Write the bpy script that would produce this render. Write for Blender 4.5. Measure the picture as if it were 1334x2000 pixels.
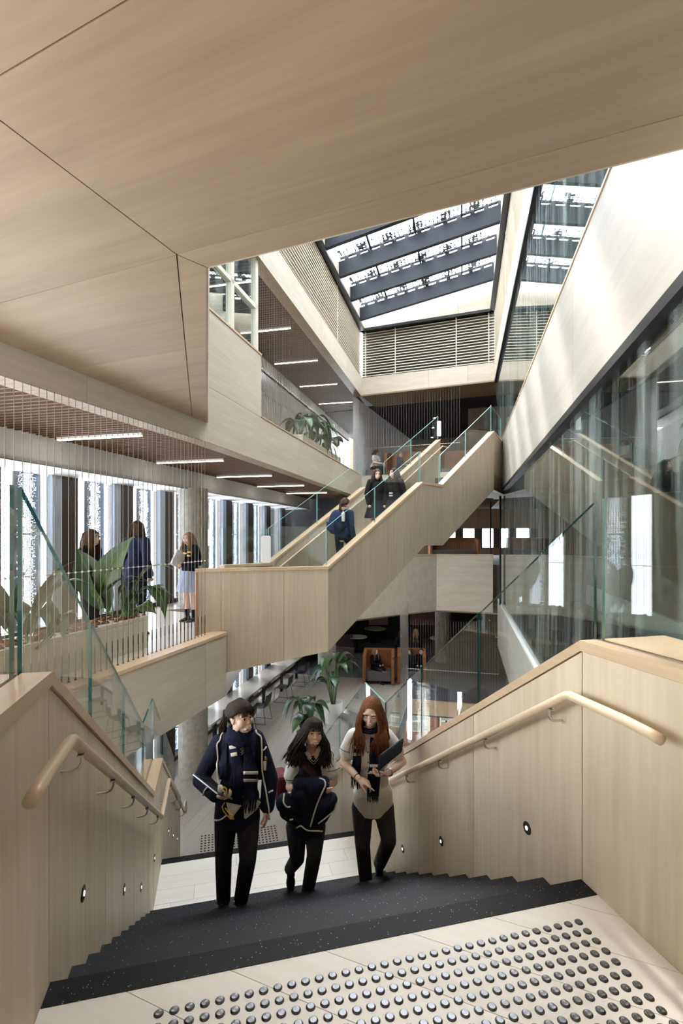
import bpy, bmesh, math, random
from mathutils import Vector, Matrix, Euler

for o in list(bpy.data.objects):
    bpy.data.objects.remove(o, do_unlink=True)
SC = bpy.context.scene
COL = SC.collection
random.seed(7)
V = Vector

# ------------------------------------------------------------------ camera
EYE = 1.61                       # eye height above the upper landing (z = 0)
cam_d = bpy.data.cameras.new('camera')
cam = bpy.data.objects.new('camera', cam_d)
COL.objects.link(cam)
cam.location = (0, 0, EYE)
cam.rotation_euler = (math.pi / 2, 0, 0)
cam_d.sensor_fit = 'HORIZONTAL'
cam_d.sensor_width = 36.0
cam_d.lens = 36.0 * 980 / 1334
cam_d.shift_y = 45 / 1334
cam_d.clip_start = 0.02
cam_d.clip_end = 500
SC.camera = cam

# ------------------------------------------------------------------ sky, sun, exposure
world = bpy.data.worlds.new('sky')
SC.world = world
world.use_nodes = True
wn = world.node_tree.nodes
wl = world.node_tree.links
wn.clear()
w_out = wn.new('ShaderNodeOutputWorld')
w_bg = wn.new('ShaderNodeBackground')
w_tc = wn.new('ShaderNodeTexCoord')
w_mp = wn.new('ShaderNodeMapping')
w_mp.inputs['Scale'].default_value = (1.0, 1.0, 2.6)
w_ns = wn.new('ShaderNodeTexNoise')
w_ns.inputs['Scale'].default_value = 2.4
w_ns.inputs['Detail'].default_value = 6
w_rp = wn.new('ShaderNodeValToRGB')
w_rp.color_ramp.elements[0].position = 0.35
w_rp.color_ramp.elements[0].color = (0.62, 0.75, 0.95, 1)
w_rp.color_ramp.elements[1].position = 0.62
w_rp.color_ramp.elements[1].color = (1.0, 1.0, 1.0, 1)
wl.new(w_tc.outputs['Generated'], w_mp.inputs['Vector'])
wl.new(w_mp.outputs['Vector'], w_ns.inputs['Vector'])
wl.new(w_ns.outputs['Fac'], w_rp.inputs['Fac'])
wl.new(w_rp.outputs['Color'], w_bg.inputs['Color'])
wl.new(w_bg.outputs['Background'], w_out.inputs['Surface'])
w_bg.inputs['Strength'].default_value = 12.5

SUN_TRAVEL = V((0.272, -1.370, -1.35))        # direction the sunlight travels
sun_d = bpy.data.lights.new('sun', 'SUN')
sun_d.energy = 5.5
sun_d.angle = math.radians(2.2)
sun_d.color = (1.0, 0.96, 0.90)
sun = bpy.data.objects.new('sun', sun_d)
COL.objects.link(sun)
sun.location = (0, 10, 30)
sun.rotation_euler = SUN_TRAVEL.to_track_quat('-Z', 'Y').to_euler()

SC.view_settings.view_transform = 'Standard'
SC.view_settings.look = 'None'
SC.view_settings.gamma = 1.0
SC.view_settings.use_curve_mapping = False
SC.view_settings.exposure = 0.52
try:
    SC.cycles.max_bounces = 8
    SC.cycles.adaptive_threshold = 0.04
    SC.cycles.diffuse_bounces = 5
    SC.cycles.glossy_bounces = 4
    SC.cycles.transparent_max_bounces = 16
    SC.cycles.transmission_bounces = 6
    SC.cycles.caustics_reflective = False
    SC.cycles.caustics_refractive = False
    SC.cycles.sample_clamp_indirect = 6.0
    SC.cycles.use_denoising = True
    SC.cycles.denoiser = 'OPENIMAGEDENOISE'
except Exception:
    pass

# ------------------------------------------------------------------ frames of reference
TH = math.radians(13.65)         # long axis of the atrium
A_R = V((math.cos(TH), -math.sin(TH), 0))
A_F = V((math.sin(TH), math.cos(TH), 0))
def PA(lat, along, z=0.0):
    return A_R * lat + A_F * along + V((0, 0, z))
ST = math.radians(14.0)          # axis of the stair the camera looks down
S_F = V((-math.sin(ST), math.cos(ST), 0))
S_R = V((math.cos(ST), math.sin(ST), 0))
S_0 = V((-1.05, 1.80, 0))
def PS(u, s, z=0.0):
    return S_0 + S_R * u + S_F * s + V((0, 0, z))
SW = 2.24                        # clear width of the stair
UP = V((0, 0, 1))
def at(px, py, z):
    """point of the horizontal plane z on the view ray through a pixel of the photograph"""
    y = 980.0 * (EYE - z) / (py - 1045.0)
    return V(((px - 667.0) / 980.0 * y, y, z))
def atY(px, py, y):
    return V(((px - 667.0) / 980.0 * y, y, EYE - (py - 1045.0) / 980.0 * y))
def atlat(px, py, lat):
    k = (px - 667.0) / 980.0
    y = lat / (k * math.cos(TH) - math.sin(TH))
    return V((k * y, y, EYE - (py - 1045.0) / 980.0 * y))

# ------------------------------------------------------------------ materials
MATS = {}
def node_mat(name):
    m = bpy.data.materials.new(name)
    m.use_nodes = True
    nt = m.node_tree
    b = nt.nodes['Principled BSDF']
    return m, nt, b
def plain(name, col, rough=0.6, metal=0.0, bump=0.0, bscale=60.0, var=0.0, vscale=4.0, spec=0.5):
    if name in MATS: return MATS[name]
    m, nt, b = node_mat(name)
    b.inputs['Base Color'].default_value = (*col, 1)
    b.inputs['Roughness'].default_value = rough
    b.inputs['Metallic'].default_value = metal
    b.inputs['Specular IOR Level'].default_value = spec
    tc = nt.nodes.new('ShaderNodeTexCoord')
    if var > 0:
        n = nt.nodes.new('ShaderNodeTexNoise'); n.inputs['Scale'].default_value = vscale; n.inputs['Detail'].default_value = 5
        nt.links.new(tc.outputs['Object'], n.inputs['Vector'])
        mx = nt.nodes.new('ShaderNodeMixRGB'); mx.blend_type = 'MULTIPLY'
        mx.inputs['Fac'].default_value = 1.0
        rp = nt.nodes.new('ShaderNodeValToRGB')
        rp.color_ramp.elements[0].position = 0.3; rp.color_ramp.elements[1].position = 0.7
        rp.color_ramp.elements[0].color = (1 - var, 1 - var, 1 - var, 1)
        rp.color_ramp.elements[1].color = (1 + var * .3, 1 + var * .3, 1 + var * .3, 1)
        nt.links.new(n.outputs['Fac'], rp.inputs['Fac'])
        mx.inputs['Color1'].default_value = (*col, 1)
        nt.links.new(rp.outputs['Color'], mx.inputs['Color2'])
        nt.links.new(mx.outputs['Color'], b.inputs['Base Color'])
    if bump > 0:
        n2 = nt.nodes.new('ShaderNodeTexNoise'); n2.inputs['Scale'].default_value = bscale; n2.inputs['Detail'].default_value = 3
        nt.links.new(tc.outputs['Object'], n2.inputs['Vector'])
        bp = nt.nodes.new('ShaderNodeBump'); bp.inputs['Strength'].default_value = bump; bp.inputs['Distance'].default_value = 0.01
        nt.links.new(n2.outputs['Fac'], bp.inputs['Height'])
        nt.links.new(bp.outputs['Normal'], b.inputs['Normal'])
    MATS[name] = m
    return m
def wood(name, light, dark, grain, rough=0.45, figure=0.55, fine=26.0, rand=0.05, spec=0.4):
    """timber veneer; grain = direction of the fibres (world vector)"""
    if name in MATS: return MATS[name]
    m, nt, b = node_mat(name)
    g = V(grain).normalized()
    h = UP if abs(g.z) < .9 else V((0, 1, 0))
    s1 = g.cross(h).normalized(); s2 = g.cross(s1)
    R = Matrix((g, s1, s2))
    tc = nt.nodes.new('ShaderNodeTexCoord')
    geo = nt.nodes.new('ShaderNodeNewGeometry')
    mp = nt.nodes.new('ShaderNodeMapping'); mp.inputs['Rotation'].default_value = R.to_euler()
    nt.links.new(geo.outputs['Position'], mp.inputs['Vector'])
    oi = nt.nodes.new('ShaderNodeObjectInfo')
    off = nt.nodes.new('ShaderNodeVectorMath'); off.operation = 'SCALE'
    off.inputs[0].default_value = (13.0, 7.0, 5.0)
    nt.links.new(oi.outputs['Random'], off.inputs['Scale'])
    ad = nt.nodes.new('ShaderNodeVectorMath'); ad.operation = 'ADD'
    nt.links.new(mp.outputs['Vector'], ad.inputs[0]); nt.links.new(off.outputs['Vector'], ad.inputs[1])
    def noise(sc, scale, det, dist=0.0):
        mm = nt.nodes.new('ShaderNodeMapping'); mm.inputs['Scale'].default_value = sc
        nt.links.new(ad.outputs['Vector'], mm.inputs['Vector'])
        n = nt.nodes.new('ShaderNodeTexNoise'); n.inputs['Scale'].default_value = scale
        n.inputs['Detail'].default_value = det; n.inputs['Distortion'].default_value = dist
        nt.links.new(mm.outputs['Vector'], n.inputs['Vector'])
        return n
    n1 = noise((0.10, 1.0, 1.0), 5.0, 4, .3)        # broad figure
    n2 = noise((0.05, 1.0, 1.0), fine, 5)           # fine fibres
    r1 = nt.nodes.new('ShaderNodeValToRGB')
    r1.color_ramp.elements[0].position = .32; r1.color_ramp.elements[1].position = .68
    r1.color_ramp.elements[0].color = (*dark, 1); r1.color_ramp.elements[1].color = (*light, 1)
    mixf = nt.nodes.new('ShaderNodeMath'); mixf.operation = 'MULTIPLY_ADD'
    mixf.inputs[1].default_value = figure
    mul = nt.nodes.new('ShaderNodeMath'); mul.operation = 'MULTIPLY'; mul.inputs[1].default_value = 1 - figure
    nt.links.new(n2.outputs['Fac'], mul.inputs[0])
    nt.links.new(n1.outputs['Fac'], mixf.inputs[0]); nt.links.new(mul.outputs['Value'], mixf.inputs[2])
    nt.links.new(mixf.outputs['Value'], r1.inputs['Fac'])
    hs = nt.nodes.new('ShaderNodeHueSaturation')
    mv = nt.nodes.new('ShaderNodeMath'); mv.operation = 'MULTIPLY_ADD'
    mv.inputs[1].default_value = rand * 2; mv.inputs[2].default_value = 1 - rand
    nt.links.new(oi.outputs['Random'], mv.inputs[0]); nt.links.new(mv.outputs['Value'], hs.inputs['Value'])
    nt.links.new(r1.outputs['Color'], hs.inputs['Color'])
    nt.links.new(hs.outputs['Color'], b.inputs['Base Color'])
    b.inputs['Roughness'].default_value = rough
    b.inputs['Specular IOR Level'].default_value = spec
    bp = nt.nodes.new('ShaderNodeBump'); bp.inputs['Strength'].default_value = .06; bp.inputs['Distance'].default_value = .004
    nt.links.new(n2.outputs['Fac'], bp.inputs['Height']); nt.links.new(bp.outputs['Normal'], b.inputs['Normal'])
    MATS[name] = m
    return m
def glass(name, tint=(0.93, 0.97, 0.955), ior=1.5, rough=0.0, dirt_haze=0.0):
    """clear sheet glass: transmits straight through, mirrors by Fresnel"""
    if name in MATS: return MATS[name]
    m, nt, b = node_mat(name)
    nt.nodes.remove(b)
    out = [n for n in nt.nodes if n.type == 'OUTPUT_MATERIAL'][0]
    tr = nt.nodes.new('ShaderNodeBsdfTransparent'); tr.inputs['Color'].default_value = (*tint, 1)
    gl = nt.nodes.new('ShaderNodeBsdfGlossy'); gl.inputs['Roughness'].default_value = rough
    gl.inputs['Color'].default_value = (1, 1, 1, 1)
    fr = nt.nodes.new('ShaderNodeFresnel')
    ge = nt.nodes.new('ShaderNodeNewGeometry')        # thin sheet: both faces mirror alike
    mr = nt.nodes.new('ShaderNodeMapRange'); mr.inputs['To Min'].default_value = ior; mr.inputs['To Max'].default_value = 1.0 / ior
    nt.links.new(ge.outputs['Backfacing'], mr.inputs['Value']); nt.links.new(mr.outputs['Result'], fr.inputs['IOR'])
    mx = nt.nodes.new('ShaderNodeMixShader')
    nt.links.new(fr.outputs['Fac'], mx.inputs['Fac'])
    nt.links.new(tr.outputs['BSDF'], mx.inputs[1]); nt.links.new(gl.outputs['BSDF'], mx.inputs[2])
    last = mx
    if dirt_haze > 0:  # dirty streaks, plus a bright greenish haze painted in as pale diffuse
        tc = nt.nodes.new('ShaderNodeTexCoord')
        mp = nt.nodes.new('ShaderNodeMapping'); mp.inputs['Scale'].default_value = (3, 3, .25)
        n = nt.nodes.new('ShaderNodeTexNoise'); n.inputs['Scale'].default_value = 2.2; n.inputs['Detail'].default_value = 6
        nt.links.new(tc.outputs['Object'], mp.inputs['Vector']); nt.links.new(mp.outputs['Vector'], n.inputs['Vector'])
        rp = nt.nodes.new('ShaderNodeMapRange'); rp.inputs['From Min'].default_value = .45; rp.inputs['From Max'].default_value = .8
        rp.inputs['To Max'].default_value = dirt_haze
        nt.links.new(n.outputs['Fac'], rp.inputs['Value'])
        df = nt.nodes.new('ShaderNodeBsdfDiffuse'); df.inputs['Color'].default_value = (.8, .88, .86, 1)
        m2 = nt.nodes.new('ShaderNodeMixShader')
        nt.links.new(rp.outputs['Result'], m2.inputs['Fac'])
        nt.links.new(mx.outputs['Shader'], m2.inputs[1]); nt.links.new(df.outputs['BSDF'], m2.inputs[2])
        last = m2
    nt.links.new(last.outputs['Shader'], out.inputs['Surface'])
    MATS[name] = m
    return m
def glow(name, col, strength):
    if name in MATS: return MATS[name]
    m, nt, b = node_mat(name)
    b.inputs['Base Color'].default_value = (*col, 1)
    b.inputs['Emission Color'].default_value = (*col, 1)
    b.inputs['Emission Strength'].default_value = strength
    MATS[name] = m
    return m
def perforated(name, col, scale, hole, metal=0.4, aspect=(1, 1, 1), axes=None):
    """punched sheet metal with real see-through holes"""
    if name in MATS: return MATS[name]
    m, nt, b = node_mat(name)
    out = [n for n in nt.nodes if n.type == 'OUTPUT_MATERIAL'][0]
    b.inputs['Base Color'].default_value = (*col, 1); b.inputs['Roughness'].default_value = .5
    b.inputs['Metallic'].default_value = metal
    geo = nt.nodes.new('ShaderNodeNewGeometry')
    if axes is None: axes = (A_R, A_F, UP)
    mp = nt.nodes.new('ShaderNodeMapping'); mp.inputs['Rotation'].default_value = Matrix(axes).to_euler()
    m2 = nt.nodes.new('ShaderNodeMapping'); m2.inputs['Scale'].default_value = aspect
    nt.links.new(geo.outputs['Position'], mp.inputs['Vector']); nt.links.new(mp.outputs['Vector'], m2.inputs['Vector'])
    vo = nt.nodes.new('ShaderNodeTexVoronoi'); vo.inputs['Scale'].default_value = scale; vo.inputs['Randomness'].default_value = .25
    nt.links.new(m2.outputs['Vector'], vo.inputs['Vector'])
    lt = nt.nodes.new('ShaderNodeMath'); lt.operation = 'LESS_THAN'; lt.inputs[1].default_value = hole
    nt.links.new(vo.outputs['Distance'], lt.inputs[0])
    tr = nt.nodes.new('ShaderNodeBsdfTransparent')
    mx = nt.nodes.new('ShaderNodeMixShader')
    nt.links.new(lt.outputs['Value'], mx.inputs['Fac'])
    nt.links.new(b.outputs['BSDF'], mx.inputs[1]); nt.links.new(tr.outputs['BSDF'], mx.inputs[2])
    nt.links.new(mx.outputs['Shader'], out.inputs['Surface'])
    MATS[name] = m
    return m
def speckled(name, col, fleck, scale=90.0, amount=0.10, rough=0.55):
    if name in MATS: return MATS[name]
    m, nt, b = node_mat(name)
    geo = nt.nodes.new('ShaderNodeNewGeometry')
    vo = nt.nodes.new('ShaderNodeTexVoronoi'); vo.inputs['Scale'].default_value = scale
    nt.links.new(geo.outputs['Position'], vo.inputs['Vector'])
    sep = nt.nodes.new('ShaderNodeSeparateColor'); nt.links.new(vo.outputs['Color'], sep.inputs['Color'])
    th = nt.nodes.new('ShaderNodeMath'); th.operation = 'LESS_THAN'; th.inputs[1].default_value = amount
    nt.links.new(sep.outputs['Red'], th.inputs[0])
    d = nt.nodes.new('ShaderNodeMath'); d.operation = 'LESS_THAN'; d.inputs[1].default_value = .30
    nt.links.new(vo.outputs['Distance'], d.inputs[0])
    mu = nt.nodes.new('ShaderNodeMath'); mu.operation = 'MULTIPLY'
    nt.links.new(th.outputs['Value'], mu.inputs[0]); nt.links.new(d.outputs['Value'], mu.inputs[1])
    mx = nt.nodes.new('ShaderNodeMixRGB'); mx.inputs['Color1'].default_value = (*col, 1); mx.inputs['Color2'].default_value = (*fleck, 1)
    nt.links.new(mu.outputs['Value'], mx.inputs['Fac']); nt.links.new(mx.outputs['Color'], b.inputs['Base Color'])
    b.inputs['Roughness'].default_value = rough
    b.inputs['Specular IOR Level'].default_value = .18
    MATS[name] = m
    return m

OAK_L = (0.63, 0.55, 0.41); OAK_D = (0.485, 0.405, 0.29)
M_wall = wood('oak_veneer_upright', OAK_L, OAK_D, (0, 0, 1), figure=.5)
M_wallA = wood('oak_veneer_level', (0.60, 0.545, 0.44), (0.48, 0.42, 0.325), A_F, figure=.55)
M_wallG = wood('darkened_grey_oak', (0.50, 0.465, 0.405), (0.41, 0.375, 0.32), A_F, figure=.55)  # greyer fascia oak, also darkened so the brightly lit end clips less
M_wallB = wood('oak_veneer_cross', (0.62, 0.545, 0.43), (0.48, 0.41, 0.315), (0.905, -0.425, 0), figure=.55)
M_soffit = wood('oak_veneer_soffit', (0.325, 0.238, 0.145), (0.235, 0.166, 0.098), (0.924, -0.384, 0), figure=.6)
M_cap = wood('oak_capping', (0.62, 0.47, 0.32), (0.48, 0.34, 0.21), S_F, rough=.35, figure=.5, fine=40)
M_capA = wood('oak_capping_long', (0.68, 0.51, 0.33), (0.53, 0.37, 0.23), A_F, rough=.35, fine=40)
M_rail = wood('oak_handrail', (0.68, 0.54, 0.38), (0.55, 0.41, 0.27), S_F, rough=.32, fine=40)
M_floor = wood('pale_floor_boards', (0.80, 0.745, 0.67), (0.70, 0.64, 0.56), (0.83, 0.55, 0), rough=.4, figure=.5, rand=.03)
M_floorS = wood('pale_floor_boards_cross', (0.80, 0.77, 0.71), (0.72, 0.68, 0.61), S_R, rough=.4, rand=.03)
M_floorA = wood('grey_floor_boards', (0.50, 0.455, 0.40), (0.40, 0.36, 0.31), A_F, rough=.38, rand=.05)
M_batten = wood('walnut_batten', (0.135, 0.072, 0.036), (0.085, 0.042, 0.021), A_R, rough=.55)
M_edge = wood('warm_end_timber', (0.52, 0.27, 0.12), (0.36, 0.17, 0.07), (0, 0, 1), rough=.45)
M_gap = plain('shadow_gap_black', (0.02, 0.018, 0.015), .9)
M_tread = speckled('black_rubber_tread', (0.007, 0.0075, 0.009), (0.45, 0.45, 0.45), 170.0, .04, .5)
M_nose = speckled('ribbed_black_nosing', (0.024, 0.026, 0.031), (0.45, 0.45, 0.45), 170.0, .03, .4)
M_steel = plain('brushed_steel', (0.62, 0.60, 0.57), .28, 1.0)
M_studring = plain('dark_steel', (0.10, 0.10, 0.11), .35, 1.0)
M_black = plain('black_metal', (0.012, 0.012, 0.013), .45, .3)
M_white = plain('white_paint', (0.80, 0.79, 0.77), .7, var=.03)
M_cream = plain('cream_paint', (0.70, 0.65, 0.55), .6, var=.03)
M_louvre = plain('beige_louvre', (0.72, 0.665, 0.55), .55)
M_steelblue = plain('blue_grey_beam', (0.014, 0.0165, 0.022), .6, .0, var=.1, spec=.25)
M_mullion = plain('dark_bronze', (0.055, 0.042, 0.035), .5, .3)
M_alu = plain('pale_anodised', (0.50, 0.56, 0.66), .45, .4)
M_conc = plain('concrete', (0.42, 0.40, 0.36), .8, bump=.25, bscale=30, var=.25, vscale=9)
M_carpet = plain('slate_carpet', (0.085, 0.09, 0.105), .95, bump=.3, bscale=300, var=.3, vscale=2)
M_dark = plain('charcoal_wall', (0.035, 0.034, 0.036), .8, var=.1)
M_glass = glass('clear_glass', (.955, .975, .965), 1.45)
M_glassR = glass('reflective_glass', (.76, .83, .81), 1.9, dirt_haze=.20)
M_pane = glass('window_glass', (.97, .98, .98), 1.4)
M_gedge = plain('glass_edge_teal', (0.006, 0.075, 0.075), .08, 0.0, spec=.8)
M_gedgeL = plain('glass_edge_pale', (0.25, 0.52, 0.47), .1, 0.0, spec=.8)
M_lamp = glow('linear_lamp', (1.0, 0.93, 0.82), 9.0)
M_wire = plain('wire_steel', (0.22, 0.19, 0.16), .5, .3)

# ------------------------------------------------------------------ mesh helpers
class MB:
    def __init__(s): s.v = []; s.f = []; s.m = []
    def add(s, vs, fs, mi=0):
        k = len(s.v); s.v += [V(p) for p in vs]
        for f in fs: s.f.append([i + k for i in f]); s.m.append(mi)
        return s
    def hexa(s, p, mi=0):
        return s.add(p, [(0, 3, 2, 1), (4, 5, 6, 7), (0, 1, 5, 4), (1, 2, 6, 5), (2, 3, 7, 6), (3, 0, 4, 7)], mi)
    def box(s, c, size, R=None, mi=0):
        x, y, z = [d / 2 for d in size]; c = V(c)
        ps = [V(q) for q in ((-x, -y, -z), (x, -y, -z), (x, y, -z), (-x, y, -z), (-x, -y, z), (x, -y, z), (x, y, z), (-x, y, z))]
        if R is not None: ps = [R @ q for q in ps]
        return s.hexa([c + q for q in ps], mi)
    def prism(s, poly, d, mi=0, mside=None):
        """polygon (3D points) pushed along vector d"""
        n = len(poly); d = V(d); poly = [V(p) for p in poly]
        k = len(s.v); s.v += poly + [p + d for p in poly]
        nrm = V((0, 0, 0))
        for i in range(n): nrm += poly[i].cross(poly[(i + 1) % n])
        a = list(range(k, k + n)); b = list(range(k + n, k + 2 * n))
        flip = nrm.dot(d) > 0
        s.f.append(a[::-1] if flip else a); s.m.append(mi)
        s.f.append(b if flip else b[::-1]); s.m.append(mi)
        for i in range(n):
            j = (i + 1) % n
            q = [a[i], a[j], b[j], b[i]]
            s.f.append(q if flip else q[::-1]); s.m.append(mi if mside is None else mside)
        return s
    def bar(s, p, q, w, h, up=UP, mi=0):
        """rectangular bar between two points: w across, h along 'up'"""
        p = V(p); q = V(q); d = (q - p).normalized()
        r = d.cross(V(up))
        if r.length < 1e-6: r = d.cross(V((1, 0, 0)))
        r.normalize(); u = r.cross(d)
        c = [(-w / 2, -h / 2), (w / 2, -h / 2), (w / 2, h / 2), (-w / 2, h / 2)]
        return s.hexa([p + r * a + u * b for a, b in c] + [q + r * a + u * b for a, b in c], mi)
    def tube(s, path, rad, n=8, cap=True, mi=0, flat=None):
        path = [V(p) for p in path]; m = len(path)
        if not isinstance(rad, (list, tuple)): rad = [rad] * m
        k = len(s.v); prev = None
        for i, p in enumerate(path):
            t = (path[min(i + 1, m - 1)] - path[max(i - 1, 0)])
            if t.length < 1e-9: t = V((0, 0, 1))
            t.normalize()
            if prev is None:
                r = t.cross(UP)
                if r.length < .05: r = t.cross(V((1, 0, 0)))
            else: r = prev - t * prev.dot(t)
            if r.length < 1e-6: r = t.cross(V((0.3, 1, 0.2)))
            r.normalize(); prev = r; u = t.cross(r)
            for j in range(n):
                a = 2 * math.pi * j / n
                fl = 1.0 if flat is None else flat
                s.v.append(p + (r * math.cos(a) + u * math.sin(a) * fl) * rad[i])
        for i in range(m - 1):
            for j in range(n):
                a = k + i * n + j; b = k + i * n + (j + 1) % n
                s.f.append([a, b, b + n, a + n]); s.m.append(mi)
        if cap:
            s.f.append([k + j for j in range(n)][::-1]); s.m.append(mi)
            s.f.append([k + (m - 1) * n + j for j in range(n)]); s.m.append(mi)
        return s
    def lathe(s, prof, c=(0, 0, 0), n=20, mi=0, axis=None):
        """prof = [(radius, height)]; closed at both ends"""
        c = V(c); k = len(s.v); m = len(prof)
        R = Matrix.Identity(3) if axis is None else UP.rotation_difference(V(axis)).to_matrix()
        for r, z in prof:
            for j in range(n):
                a = 2 * math.pi * j / n
                s.v.append(c + R @ V((r * math.cos(a), r * math.sin(a), z)))
        for i in range(m - 1):
            for j in range(n):
                a = k + i * n + j; b = k + i * n + (j + 1) % n
                s.f.append([a, b, b + n, a + n]); s.m.append(mi)
        s.f.append([k + j for j in range(n)][::-1]); s.m.append(mi)
        s.f.append([k + (m - 1) * n + j for j in range(n)]); s.m.append(mi)
        return s
    def ball(s, c, r, n=10, m=7, R=None, mi=0):
        c = V(c)
        if not isinstance(r, (tuple, list)): r = (r, r, r)
        k = len(s.v)
        def put(x, y, z):
            p = V((x * r[0], y * r[1], z * r[2]))
            s.v.append(c + (R @ p if R is not None else p))
        put(0, 0, -1)
        for i in range(1, m):
            b = math.pi * i / m - math.pi / 2
            for j in range(n):
                a = 2 * math.pi * j / n
                put(math.cos(b) * math.cos(a), math.cos(b) * math.sin(a), math.sin(b))
        put(0, 0, 1)
        top = len(s.v) - 1
        for j in range(n):
            s.f.append([k, k + 1 + (j + 1) % n, k + 1 + j]); s.m.append(mi)
            for i in range(m - 2):
                a = k + 1 + i * n + j; b = k + 1 + i * n + (j + 1) % n
                s.f.append([a, b, b + n, a + n]); s.m.append(mi)
            a = k + 1 + (m - 2) * n + j; b = k + 1 + (m - 2) * n + (j + 1) % n
            s.f.append([a, b, top]); s.m.append(mi)
        return s
    def mesh(s, name, mats, smooth=False):
        me = bpy.data.meshes.new(name)
        me.from_pydata([tuple(p) for p in s.v], [], s.f)
        if not isinstance(mats, (list, tuple)): mats = [mats]
        for m in mats: me.materials.append(m)
        if len(mats) > 1: me.polygons.foreach_set('material_index', s.m)
        if smooth: me.polygons.foreach_set('use_smooth', [True] * len(me.polygons))
        me.update()
        return me
ROOT = {}
def wmat(o):
    return ROOT.get(o.name, Matrix.Identity(4))
def link(name, data, parent=None):
    o = bpy.data.objects.new(name, data)
    COL.objects.link(o)
    if parent is not None:
        o.parent = parent
        o.matrix_parent_inverse = wmat(parent).inverted()
    return o
def ob(name, mb, mats, parent=None, smooth=False, bevel=0.0, autosm=None):
    me = mb.mesh(name, mats, smooth)
    o = link(name, me, parent)
    if bevel > 0:
        b = o.modifiers.new('edge', 'BEVEL'); b.width = bevel; b.segments = 2; b.limit_method = 'ANGLE'
    return o
def tag(o, label=None, cat=None, group=None, kind=None):
    if label: o['label'] = label
    if cat: o['category'] = cat
    if group: o['group'] = group
    if kind: o['kind'] = kind
    return o
def thing(name, loc, label, cat, group=None, rotz=0.0):
    """an Empty at a thing's base that carries its parts"""
    o = bpy.data.objects.new(name, None)
    o.empty_display_size = .1
    COL.objects.link(o)
    o.location = V(loc); o.rotation_euler = (0, 0, rotz)
    ROOT[o.name] = Matrix.Translation(V(loc)) @ Matrix.Rotation(rotz, 4, 'Z')
    tag(o, label, cat, group)
    return o
def struct(name, mb, mats, smooth=False, parent=None):
    o = ob(name, mb, mats, parent, smooth)
    if parent is None: o['kind'] = 'structure'
    return o
def clone(src, parent=None, loc=(0, 0, 0), rot=None, scale=None, name=None):
    """another object on the same mesh; loc/rot/scale are in world space"""
    o = src.copy()
    COL.objects.link(o)
    if name: o.name = name
    o.parent = parent
    if parent is not None: o.matrix_parent_inverse = wmat(parent).inverted()
    o.location = V(loc)
    if rot is not None: o.rotation_euler = rot
    if scale is not None: o.scale = scale
    return o
def copy_tree(o, parent=None):
    c = o.copy()
    COL.objects.link(c)
    c.parent = parent
    for ch in o.children: copy_tree(ch, c)
    return c
def inset(poly, d):
    """shrink a convex planar polygon by d"""
    poly = [V(p) for p in poly]; n = len(poly)
    nrm = V((0, 0, 0))
    for i in range(n): nrm += (poly[i] - poly[0]).cross(poly[(i + 1) % n] - poly[0])
    nrm.normalize()
    out = []
    for i in range(n):
        a, b, c = poly[i - 1], poly[i], poly[(i + 1) % n]
        e1 = (b - a).normalized(); e2 = (c - b).normalized()
        n1 = nrm.cross(e1); n2 = nrm.cross(e2)
        den = 1 + n1.dot(n2)
        out.append(b + (n1 + n2) * (d / max(den, .15)))
    return out
def panel(name, poly, back, mat, parent, gap=.003):
    """one cladding panel: polygon face, pushed back by vector 'back'"""
    return ob(name, MB().prism(inset(poly, gap), back), mat, parent)
def clip(poly, p, n):
    """part of a convex polygon where (x - p).n >= 0"""
    out = []; p = V(p); n = V(n)
    for i in range(len(poly)):
        a, b = V(poly[i]), V(poly[(i + 1) % len(poly)])
        da, db = (a - p).dot(n), (b - p).dot(n)
        if da >= 0: out.append(a)
        if (da > 0 > db) or (da < 0 < db): out.append(a + (b - a) * (da / (da - db)))
    return out
def split_poly(poly, cuts):
    """cut a convex polygon by several planes (p, n); returns the pieces"""
    ps = [poly]
    for p, n in cuts:
        nx = []
        for q in ps:
            for sg in (1, -1):
                c = clip(q, p, V(n) * sg)
                if len(c) >= 3:
                    ar = sum(((c[i] - c[0]).cross(c[i + 1] - c[0]).length for i in range(1, len(c) - 1)))
                    if ar > 1e-4: nx.append(c)
        ps = nx
    return ps

# ================================================================== SETTING
RIS, GO, NR1 = 0.178, 0.28, 11            # first flight of the near stair
Z1 = -RIS * NR1                           # quarter landing below
S1 = GO * (NR1 - 1)                       # where that landing starts
S2 = 3.83                                 # where it ends
ZL = -3.80                                # lower floor
NR2 = 10
RIS2 = (Z1 - ZL) / NR2
S3 = S2 + GO * (NR2 - 1)
CAPH = 1.12
PIT = RIS / GO
PIT2 = RIS2 / GO
B_DIR = V((0.915, -0.403, 0)).normalized()
B_PER = V((0.403, 0.915, 0)).normalized()
LLAT, RLAT = -3.82, 1.05                  # side planes of the void
ZS = 3.33                                 # soffit of the landing overhead
ZF = 3.80                                 # upper floor
KNEE = V((-2.06, 7.7, 0))
LDIR = V((0.29, 0.957, 0)).normalized()
PNEAR = KNEE - LDIR * 8.5
RRL = PA(LLAT, 19.0)                      # rear corners of the void
RRR = PA(RLAT, 18.35)

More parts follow.
